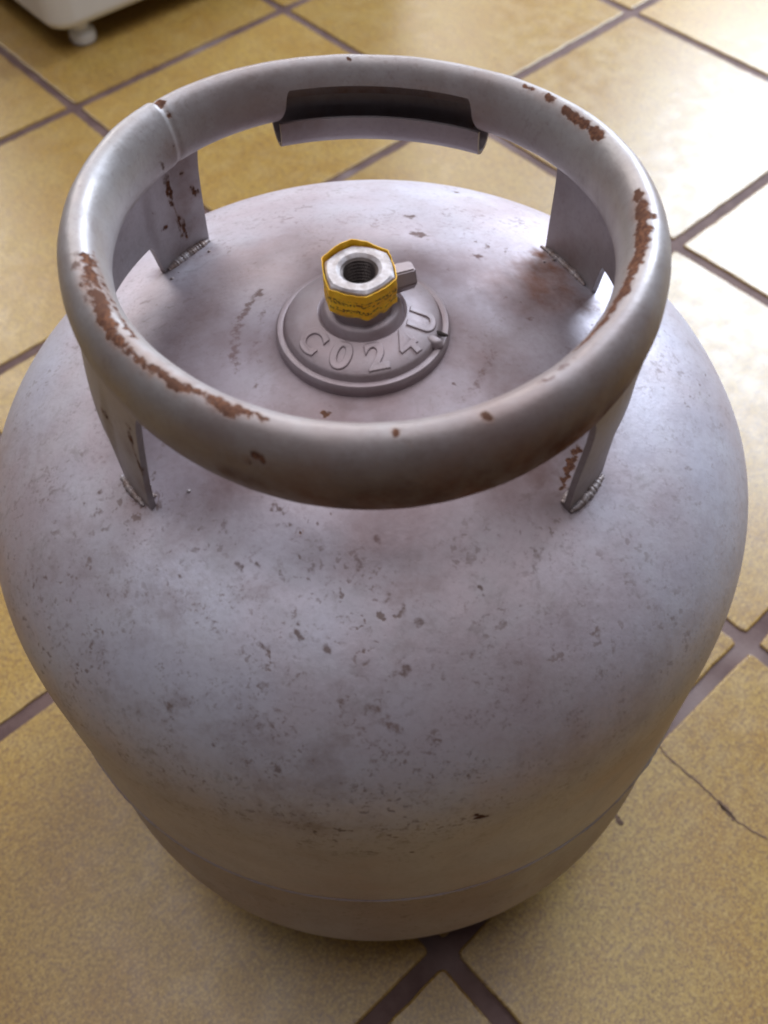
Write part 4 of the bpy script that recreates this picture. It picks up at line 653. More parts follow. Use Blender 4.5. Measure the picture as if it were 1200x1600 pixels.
'grime': [(-0.0972,-0.0204,0.4514,0.0011,0.44),(-0.0976,-0.0214,0.4514,0.00153,0.41),(-0.0972,-0.0226,0.4513,0.00122,0.48),(-0.0975,-0.0237,0.4513,0.00099,0.55),(-0.097,-0.0247,0.4513,0.00116,0.54),(-0.0969,-0.0253,0.4512,0.00153,0.53),(-0.0969,-0.0268,0.4511,0.00128,0.54),(-0.0967,-0.0275,0.4511,0.00155,0.46),(-0.0972,-0.0283,0.4509,0.00104,0.54),(-0.0928,-0.0365,0.4505,0.00091,0.46),(-0.0928,-0.037,0.4505,0.00074,0.51),(-0.0925,-0.0375,0.4505,0.00083,0.4),(-0.0918,-0.0383,0.4504,0.00102,0.43),(-0.0916,-0.0388,0.4504,0.00075,0.49),(-0.0912,-0.0394,0.4504,0.001,0.52),(-0.0905,-0.0399,0.4503,0.00085,0.53),(-0.0902,-0.0404,0.4503,0.0008,0.44),(0.0759,-0.0609,0.4458,0.00079,0.48),(0.1008,0.013,0.3732,0.00088,0.45),(0.0991,0.0101,0.3738,0.00086,0.42),(0.0989,0.01,0.3739,0.00127,0.55),(0.0742,-0.0649,0.4479,0.0006,0.41),(0.0735,-0.066,0.4482,0.0007,0.55),(0.0738,-0.0642,0.4462,0.00086,0.41),(0.0731,-0.0649,0.4459,0.0007,0.41),(0.0725,-0.0663,0.4471,0.0007,0.43),(0.0959,0.0048,0.3749,0.00121,0.45),(0.0711,-0.0718,0.4511,0.00093,0.41),(0.0705,-0.0712,0.4501,0.00095,0.42),(0.0708,-0.07,0.4492,0.0009,0.4),(0.0698,-0.0722,0.4504,0.00096,0.41),(0.0696,-0.0734,0.4511,0.00095,0.46),(0.0697,-0.0734,0.4512,0.00061,0.42),(0.0692,-0.0732,0.4506,0.00068,0.43),(0.0679,-0.0756,0.4515,0.00071,0.54),(0.0684,-0.0753,0.4516,0.00097,0.4),(0.0682,-0.0759,0.4519,0.00067,0.48),(0.0669,-0.0773,0.4519,0.00059,0.52),(0.0666,-0.0774,0.4518,0.00065,0.44),(0.0667,-0.0782,0.4522,0.00072,0.5),(0.0662,-0.0782,0.452,0.00085,0.44),(0.0663,-0.0798,0.4528,0.00076,0.4),(0.0654,-0.0791,0.452,0.00082,0.5),(0.0656,-0.081,0.4529,0.00085,0.45),(0.0645,-0.0808,0.4525,0.00085,0.52),(0.0647,-0.0823,0.4531,0.00079,0.48),(0.0641,-0.0819,0.4527,0.00084,0.49),(0.064,-0.0824,0.4528,0.00075,0.52),(0.0634,-0.0828,0.4528,0.00079,0.52),(0.0631,-0.0826,0.4526,0.00068,0.49),(0.0622,-0.0831,0.4525,0.00093,0.43),(0.062,-0.0841,0.4528,0.00094,0.5),(0.0619,-0.084,0.4527,0.00073,0.5),(0.0611,-0.0849,0.4528,0.00055,0.51),(0.0612,-0.0846,0.4527,0.00055,0.45),(0.0605,-0.0858,0.4529,0.00091,0.43),(0.06,-0.0848,0.4524,0.00096,0.5),(0.0594,-0.0862,0.4528,0.00095,0.49),(0.059,-0.087,0.4529,0.00084,0.43),(0.0592,-0.0869,0.4529,0.00078,0.45),(0.0585,-0.087,0.4528,0.00076,0.47),(0.0587,-0.087,0.4528,0.00062,0.54),(0.0579,-0.0881,0.4529,0.0008,0.44),(0.0574,-0.0878,0.4528,0.0006,0.55),(0.0572,-0.0893,0.453,0.00054,0.51),(0.0565,-0.089,0.4529,0.00082,0.4),(0.0562,-0.0894,0.4529,0.0009,0.48),(0.0558,-0.0899,0.4529,0.00078,0.44),(0.0557,-0.0896,0.4529,0.00053,0.45),(0.0548,-0.09,0.4528,0.00071,0.53),(0.0549,-0.0907,0.453,0.00088,0.44),(0.0544,-0.0901,0.4527,0.00052,0.48),(0.0541,-0.0902,0.4527,0.00082,0.55),(0.0535,-0.0901,0.4525,0.00048,0.51),(0.0536,-0.0906,0.4527,0.00045,0.48),(0.0529,-0.0906,0.4526,0.00044,0.43),(0.0524,-0.0911,0.4526,0.00061,0.44),(0.052,-0.0912,0.4525,0.0007,0.44),(-0.0843,-0.0586,0.3728,0.00148,0.6),(-0.0876,-0.0689,0.3704,0.00122,0.7),(-0.092,-0.0649,0.3715,0.00172,0.5),(-0.0824,-0.0711,0.3708,0.00097,0.6),(-0.0775,0.0502,0.4373,0.0007,0.52),(-0.0775,0.0502,0.437,0.00099,0.57),(-0.0776,0.0501,0.4366,0.00096,0.62),(-0.0775,0.0501,0.4363,0.0009,0.61),(-0.0773,0.0507,0.4351,0.00092,0.6),(-0.0774,0.0505,0.4352,0.0009,0.56),(-0.0772,0.0508,0.4344,0.00094,0.6),(-0.0773,0.051,0.4335,0.00076,0.57),(-0.0775,0.0507,0.4335,0.00082,0.51),(-0.0775,0.0511,0.4325,0.00083,0.64),(-0.0775,0.0515,0.4318,0.00075,0.62),(-0.0776,0.0522,0.4306,0.00063,0.5),(-0.0777,0.0524,0.4303,0.00085,0.52),(-0.0779,0.0533,0.4291,0.00069,0.63),(-0.0814,0.0679,0.4182,0.00067,0.61),(-0.0811,0.0683,0.4173,0.00102,0.48),(-0.0812,0.0683,0.4168,0.00096,0.56),(-0.0811,0.0684,0.4165,0.00097,0.55),(-0.0809,0.0686,0.416,0.00087,0.5),(-0.0811,0.0685,0.4151,0.00083,0.63),(-0.0812,0.0684,0.4152,0.00098,0.55),(-0.0813,0.0683,0.4143,0.00102,0.5),(-0.0811,0.0687,0.4138,0.00062,0.49),(-0.0813,0.0685,0.4134,0.00075,0.58),(-0.0811,0.0688,0.4124,0.00101,0.51),(-0.0811,0.0688,0.4118,0.00072,0.59),(-0.0809,0.0691,0.4112,0.00093,0.54),(-0.0809,0.0691,0.4105,0.00076,0.53),(-0.0812,0.0688,0.4105,0.00102,0.62),(-0.0811,0.0689,0.41,0.00068,0.53),(-0.0811,0.0691,0.4094,0.00087,0.64),(-0.0808,0.0694,0.4084,0.00076,0.64),(-0.081,0.0692,0.4083,0.00071,0.62),(-0.0808,0.0695,0.4074,0.00071,0.59),(-0.0809,0.0695,0.4066,0.00082,0.5),(-0.081,0.0694,0.4065,0.00086,0.61),(-0.0808,0.0697,0.4059,0.00106,0.56),(-0.0808,0.0697,0.4052,0.00072,0.52),(-0.0808,0.0698,0.4042,0.00074,0.54),(-0.0808,0.0698,0.4042,0.00061,0.62),(-0.0805,0.0702,0.4033,0.00065,0.56),(-0.0808,0.0699,0.4028,0.00103,0.51),(-0.0809,0.0699,0.4019,0.00091,0.6),(-0.0806,0.0703,0.4016,0.00108,0.49),(-0.0808,0.0701,0.401,0.00101,0.65),(-0.0808,0.0701,0.4006,0.00062,0.5),(-0.0804,0.0706,0.3997,0.00087,0.52),(-0.0808,0.0702,0.3993,0.00074,0.58),(-0.0805,0.0707,0.3983,0.00087,0.53),(-0.0807,0.0705,0.3979,0.0008,0.64),(-0.0806,0.0706,0.3976,0.00064,0.54),(-0.0807,0.0706,0.3967,0.00106,0.61),(-0.0806,0.0707,0.3956,0.00108,0.49),(-0.0806,0.0709,0.3953,0.00086,0.55),(-0.0808,0.0707,0.3949,0.00076,0.61),(-0.0806,0.071,0.3934,0.00068,0.58),(-0.0809,0.0706,0.3933,0.00096,0.51),(-0.081,0.0706,0.3927,0.00072,0.63),(-0.0806,0.071,0.392,0.00114,0.63),(-0.0811,0.0705,0.3913,0.00097,0.51),(-0.0808,0.071,0.3903,0.00118,0.65),(-0.0808,0.0711,0.3895,0.00123,0.49),(-0.0811,0.0707,0.3892,0.00104,0.55),(-0.0809,0.071,0.3882,0.00125,0.56),(-0.0809,0.0711,0.3876,0.00136,0.58),(-0.0812,0.0708,0.387,0.00084,0.6),(-0.0812,0.0709,0.3861,0.00083,0.56),(-0.0811,0.071,0.386,0.00127,0.64),(-0.0812,0.071,0.3847,0.0014,0.56),(-0.0813,0.0709,0.384,0.00125,0.53),(-0.0813,0.071,0.3833,0.00137,0.5),(-0.0433,0.0304,0.3849,0.00119,0.55),(-0.0445,0.0291,0.3848,0.00194,0.46),(-0.0447,0.0273,0.3849,0.00213,0.54),(-0.0454,0.0271,0.3849,0.00179,0.58),(-0.0461,0.026,0.3848,0.00207,0.51),(-0.047,0.0243,0.3848,0.00195,0.49),(-0.0475,0.023,0.3849,0.00213,0.45),(-0.0489,0.0226,0.3847,0.00144,0.45),(-0.0488,0.0214,0.3848,0.00166,0.49),(-0.0493,0.0187,0.3849,0.00224,0.52),(-0.0505,0.0173,0.3848,0.00166,0.55),(-0.0506,0.0162,0.3848,0.00245,0.59),(-0.0515,0.0144,0.3847,0.00158,0.51),(-0.0518,0.0134,0.3847,0.00194,0.57),(-0.0525,0.011,0.3847,0.00166,0.48),(-0.0524,0.0102,0.3848,0.00247,0.5),(-0.053,0.0081,0.3847,0.00198,0.54),(-0.0533,0.0073,0.3847,0.00183,0.53),(-0.0535,0.0055,0.3847,0.00245,0.48),(-0.0536,0.0031,0.3847,0.00263,0.57),(-0.054,0.0018,0.3846,0.00157,0.57),(-0.0539,0.0008,0.3847,0.00192,0.46),(-0.0536,-0.0016,0.3847,0.00215,0.57),(-0.054,-0.0024,0.3846,0.00229,0.49),(-0.0535,-0.0044,0.3847,0.00151,0.48),(-0.0534,-0.0063,0.3847,0.00194,0.44),(-0.0541,-0.0077,0.3845,0.0021,0.56),(-0.054,-0.0092,0.3845,0.00133,0.55),(-0.0533,-0.01,0.3846,0.00197,0.47),(-0.0527,-0.0117,0.3847,0.00144,0.49),(-0.0524,-0.0124,0.3847,0.00157,0.55),(-0.0519,-0.014,0.3847,0.00123,0.5),(-0.052,-0.0151,0.3846,0.00158,0.48),(-0.0396,0.0228,0.386,0.00116,0.24),(-0.0398,0.0209,0.3861,0.00109,0.31),(-0.0401,0.0203,0.3861,0.00163,0.28),(-0.0405,0.0199,0.3861,0.00111,0.29),(-0.0407,0.0183,0.3861,0.00175,0.28),(-0.0414,0.0169,0.3861,0.00176,0.32),(-0.0415,0.0166,0.3861,0.00129,0.29),(-0.0425,0.0156,0.3861,0.00171,0.26),(-0.0422,0.0144,0.3861,0.00118,0.27),(-0.0429,0.0135,0.3861,0.00135,0.32),(-0.043,0.0121,0.3861,0.00133,0.27),(-0.0431,0.0113,0.3861,0.00124,0.27),(-0.0433,0.0091,0.3862,0.00184,0.28),(-0.0439,0.008,0.3861,0.00114,0.29),(-0.0432,0.0073,0.3862,0.00156,0.27),(-0.0439,0.0063,0.3862,0.00164,0.3),(-0.0442,0.0052,0.3861,0.00131,0.27),(-0.044,0.0029,0.3862,0.00155,0.24),(-0.0445,0.0021,0.3861,0.00124,0.31),(-0.0439,0.0001,0.3862,0.00162,0.26),(-0.044,-0.0004,0.3862,0.00123,0.24),(-0.0444,-0.0025,0.3861,0.00167,0.3),(-0.0443,-0.003,0.3862,0.00184,0.33),(-0.0442,-0.0044,0.3862,0.00145,0.26),(-0.0439,-0.0049,0.3862,0.00168,0.28),(-0.0436,-0.007,0.3862,0.0012,0.33),(-0.0432,-0.0078,0.3862,0.00105,0.3),(-0.0433,-0.0086,0.3862,0.00158,0.27),(-0.0435,-0.0095,0.3861,0.00143,0.31),(-0.043,-0.011,0.3862,0.00116,0.24),(-0.0433,-0.012,0.3861,0.00108,0.24),(-0.043,-0.0129,0.3861,0.00126,0.24),(0.0539,-0.0102,0.3845,0.00101,0.42),(0.0532,-0.0117,0.3846,0.00141,0.42),(0.0529,-0.0127,0.3846,0.0011,0.39),(0.0522,-0.0132,0.3847,0.00127,0.41),(0.0522,-0.0147,0.3846,0.00101,0.45),(0.0514,-0.0154,0.3847,0.00111,0.35),(0.0509,-0.0165,0.3847,0.00168,0.42),(0.0503,-0.0176,0.3848,0.00169,0.37),(0.0499,-0.0183,0.3848,0.00184,0.35),(0.0496,-0.0193,0.3848,0.00167,0.4),(0.0488,-0.0207,0.3848,0.0015,0.34),(0.0483,-0.0211,0.3849,0.00132,0.36),(0.0479,-0.0224,0.3848,0.00138,0.37),(0.0474,-0.0232,0.3849,0.00169,0.44),(0.0469,-0.0246,0.3848,0.0013,0.44),(0.0461,-0.0255,0.3849,0.00156,0.37),(0.0455,-0.0265,0.3849,0.00144,0.36),(0.0452,-0.027,0.3849,0.0011,0.37),(0.0447,-0.028,0.3849,0.00175,0.34),(0.0438,-0.0289,0.3849,0.0016,0.41),(0.0435,-0.0305,0.3848,0.00178,0.39),(0.0427,-0.0314,0.3848,0.00143,0.36),(0.0421,-0.0322,0.3848,0.00176,0.35),(0.0417,-0.0335,0.3847,0.00177,0.41),(0.0412,-0.034,0.3848,0.00174,0.34),(0.0404,-0.0347,0.3848,0.00119,0.42),(0.0395,-0.0358,0.3848,0.00116,0.35),(0.0388,-0.0363,0.3848,0.00158,0.45),(0.0381,-0.0373,0.3848,0.00136,0.36),(0.0375,-0.0378,0.3848,0.00147,0.35),(0.0371,-0.0384,0.3848,0.0009,0.37),(0.0363,-0.0387,0.3848,0.00109,0.42),(0.0258,0.0675,0.381,0.00264,0.8),(0.0288,0.067,0.3808,0.00235,0.7),(0.0527,0.0509,0.3808,0.00258,0.7),(0.0582,0.0601,0.3782,0.00176,0.5),(0.067,0.059,0.3767,0.00176,0.5),(0.0532,0.0632,0.3785,0.00147,0.5),(0.0426,0.0887,0.3741,0.00246,0.4),(0.0247,0.0857,0.3767,0.00274,0.45),(0.0515,0.1218,0.362,0.00297,0.4),(0.0345,-0.0302,0.386,0.00086,0.9),(0.0385,0.0391,0.3845,0.00167,0.4),(-0.0438,-0.0258,0.3852,0.00125,0.5),(-0.0584,-0.0213,0.3831,0.00101,0.4),(-0.0164,-0.0414,0.3861,0.00144,0.8),(0.0618,0.0206,0.3826,0.00136,0.5),(0.0679,0.0194,0.3814,0.00137,0.4),(0.0714,0.0086,0.3811,0.00215,0.4),(-0.031,-0.0868,0.3755,0.0008,0.9),(-0.0243,-0.0858,0.3764,0.0008,0.8),(-0.0203,-0.0867,0.3764,0.00091,0.8),(-0.0152,-0.0842,0.3774,0.00068,0.8),(-0.0278,-0.0989,0.3722,0.00079,0.8),(-0.0338,-0.0807,0.3769,0.00115,0.8),(-0.0367,-0.0796,0.3769,0.00092,0.8),(-0.0362,-0.0772,0.3776,0.00139,0.6),(-0.0557,-0.0833,0.3734,0.00163,0.5),(-0.055,-0.0863,0.3727,0.00116,0.5),(-0.0497,-0.0996,0.3696,0.00183,0.5),(-0.0437,-0.0991,0.3705,0.00137,0.5),(-0.0716,-0.0996,0.3658,0.00093,0.6),(-0.0803,-0.0807,0.3691,0.00096,0.5),(-0.0343,-0.1047,0.3697,0.00136,0.6),(-0.0364,-0.1135,0.3665,0.0009,0.4),(-0.0599,-0.1174,0.3617,0.00137,0.6),(-0.0289,-0.1218,0.3641,0.00112,0.5),(-0.0288,-0.1256,0.3626,0.00134,0.7),(-0.029,-0.1243,0.3631,0.00089,0.6),(-0.0396,-0.1292,0.3597,0.00135,0.5),(-0.0419,-0.1279,0.36,0.00112,0.5),(-0.0373,-0.1304,0.3594,0.00112,0.5),(-0.0327,-0.1305,0.36,0.00112,0.4),(-0.0177,-0.1307,0.3613,0.00178,0.7),(-0.0161,-0.1296,0.362,0.00111,0.6),(0.0147,-0.1242,0.3648,0.002,0.6),(0.0082,-0.1183,0.3672,0.00155,0.45),(0.009,-0.1397,0.3576,0.00199,0.7),(0.0095,-0.1384,0.3584,0.00111,0.6),(-0.0129,-0.1481,0.3518,0.00111,0.5),(-0.014,-0.1471,0.3524,0.00133,0.4),(-0.0376,-0.1475,0.349,0.00135,0.6),(-0.0781,-0.1408,0.3411,0.00165,0.7),(-0.0798,-0.1403,0.3406,0.00118,0.6),(-0.0744,-0.1359,0.3471,0.00093,0.8),(-0.0727,-0.1238,0.3555,0.00093,0.6),(-0.0764,-0.128,0.3518,0.00093,0.5),(-0.0628,-0.1397,0.3485,0.00138,0.4),(-0.0523,-0.1452,0.3474,0.0016,0.5),(-0.0453,-0.147,0.3477,0.00136,0.4),(-0.0619,-0.1537,0.3351,0.00164,0.7),(-0.0595,-0.1546,0.3352,0.00117,0.6),(-0.0635,-0.1527,0.3355,0.00094,0.5),(-0.0399,-0.1632,0.3315,0.00186,0.65),(-0.0238,-0.1774,0.298,0.00075,0.3),(0.0226,-0.167,0.3305,0.00092,0.6),(0.025,-0.1674,0.3293,0.00093,0.7),(0.0264,-0.1654,0.3322,0.00092,0.5),(0.0317,-0.1695,0.3226,0.00094,0.5),(0.0183,-0.1594,0.3415,0.00113,0.8),(0.0801,-0.1253,0.3513,0.00188,0.75),(0.0815,-0.1267,0.3498,0.00141,0.7),(0.0786,-0.1243,0.3525,0.00117,0.5),(0.0384,-0.1125,0.3673,0.0009,0.6),(0.0379,-0.1152,0.3665,0.0009,0.5),(0.0573,-0.1179,0.3622,0.00114,0.4),(0.0517,-0.1188,0.363,0.00091,0.4),(0.1117,-0.1049,0.3468,0.00149,0.5),(0.1039,-0.1043,0.3515,0.00147,0.5),(0.0938,-0.1054,0.3557,0.00144,0.3),(0.0977,-0.1058,0.3537,0.00145,0.3),(0.1292,-0.0561,0.3573,0.00184,0.4),(0.1422,-0.051,0.3504,0.00135,0.4),(0.1339,-0.0634,0.3524,0.00105,0.4),(0.1243,-0.0662,0.357,0.00155,0.4),(0.1305,-0.0701,0.3522,0.00156,0.4),(-0.1343,-0.0844,0.3432,0.00157,0.6),(-0.1309,-0.0853,0.3455,0.00129,0.7),(-0.1372,-0.0853,0.3401,0.00105,0.6),(-0.1013,-0.1006,0.3554,0.00146,0.35),(-0.0854,-0.1032,0.3607,0.00166,0.5),(-0.0885,-0.1028,0.3598,0.00143,0.5),(-0.0987,-0.0945,0.3591,0.00121,0.3),(-0.114,-0.0938,0.3521,0.001,0.4),(-0.1125,-0.0192,0.3691,0.00134,0.5),(-0.1248,-0.0205,0.3645,0.00109,0.4),(-0.1071,-0.0594,0.366,0.00126,0.6),(-0.1138,-0.0635,0.3628,0.00178,0.3),(-0.1079,-0.0677,0.364,0.00251,0.35),(-0.0678,-0.1075,0.3639,0.00185,0.35),(-0.0055,-0.0909,0.3759,0.00136,0.4),(0.0014,-0.0942,0.3751,0.00181,0.4),(-0.006,-0.1025,0.3723,0.00314,0.35),(0.0027,-0.1143,0.3686,0.00356,0.3),(-0.004,-0.1505,0.3505,0.00312,0.4),(0.0003,-0.1543,0.3475,0.00313,0.35),(0.0048,-0.1562,0.3457,0.00224,0.35),(-0.0198,-0.0945,0.3742,0.00226,0.3),(-0.0225,-0.1035,0.3711,0.0027,0.25),(0.0175,-0.1789,0.2629,0.00216,0.6),(0.0201,-0.1786,0.264,0.00189,0.6),(0.0133,-0.1793,0.2711,0.00133,0.6),(0.015,-0.1792,0.2525,0.00138,0.5),(0.0029,-0.1799,0.2677,0.0016,0.4),(-0.0089,-0.1798,0.2772,0.00209,0.5),(0.0086,-0.1797,0.2734,0.00132,0.5),(0.0234,-0.178,0.2844,0.00154,0.3),(0.0331,-0.1756,0.2957,0.00151,0.4),(0.0418,-0.1654,0.3265,0.00118,0.3),(0.1515,-0.0076,0.3498,0.00087,0.32),(0.1502,-0.0111,0.3507,0.00086,0.32),(0.1486,-0.0146,0.3518,0.00086,0.32),(0.1466,-0.0178,0.3529,0.00085,0.32),(0.1446,-0.0205,0.3541,0.00084,0.32),(0.1425,-0.0227,0.3553,0.00084,0.32),(0.1405,-0.0242,0.3564,0.00083,0.32),(0.1386,-0.025,0.3575,0.00083,0.32),(0.137,-0.025,0.3584,0.00083,0.32),(0.1357,-0.0244,0.3592,0.00083,0.32),(0.1348,-0.023,0.3598,0.00083,0.32),(0.1343,-0.0211,0.3602,0.00083,0.32),(0.1343,-0.0187,0.3604,0.00083,0.32),(0.1348,-0.016,0.3603,0.00083,0.32),(0.1357,-0.013,0.36,0.00084,0.32),(0.1371,-0.0099,0.3594,0.00084,0.32),(0.1388,-0.0069,0.3585,0.00085,0.32),(0.1408,-0.0041,0.3573,0.00086,0.32),(0.143,-0.0016,0.356,0.00086,0.32),(0.1453,0.0004,0.3544,0.00087,0.32),(0.1475,0.0017,0.3529,0.00087,0.32),(0.1495,0.0023,0.3514,0.00088,0.32),(0.151,0.002,0.3501,0.00088,0.32),(0.1521,0.0007,0.3493,0.00088,0.32),(0.1525,-0.0014,0.349,0.00088,0.32),(0.1523,-0.0042,0.3492,0.00087,0.32),(0.1465,-0.0106,0.3535,0.00086,0.32),(0.146,-0.0121,0.3538,0.00085,0.32),(0.1453,-0.0136,0.3542,0.00085,0.32),(0.1444,-0.0151,0.3547,0.00085,0.32),(0.1435,-0.0163,0.3552,0.00085,0.32),(0.1425,-0.0173,0.3558,0.00084,0.32),(0.1416,-0.0181,0.3563,0.00084,0.32),(0.1407,-0.0185,0.3568,0.00084,0.32),(0.1399,-0.0185,0.3573,0.00084,0.32),(0.1393,-0.0182,0.3577,0.00084,0.32),(0.1389,-0.0176,0.3579,0.00084,0.32),(0.1387,-0.0167,0.3581,0.00084,0.32),(0.1387,-0.0156,0.3582,0.00084,0.32),(0.1389,-0.0143,0.3581,0.00084,0.32),(0.1394,-0.0129,0.3579,0.00084,0.32),(0.14,-0.0115,0.3576,0.00085,0.32),(0.1408,-0.0101,0.3572,0.00085,0.32),(0.1417,-0.0088,0.3567,0.00085,0.32),(0.1427,-0.0077,0.3561,0.00085,0.32),(0.1437,-0.0069,0.3555,0.00086,0.32),(0.1447,-0.0064,0.3548,0.00086,0.32),(0.1455,-0.0062,0.3543,0.00086,0.32),(0.1462,-0.0065,0.3538,0.00086,0.32),(0.1466,-0.0071,0.3535,0.00086,0.32),(0.1468,-0.008,0.3533,0.00086,0.32),(0.1468,-0.0092,0.3533,0.00086,0.32)],
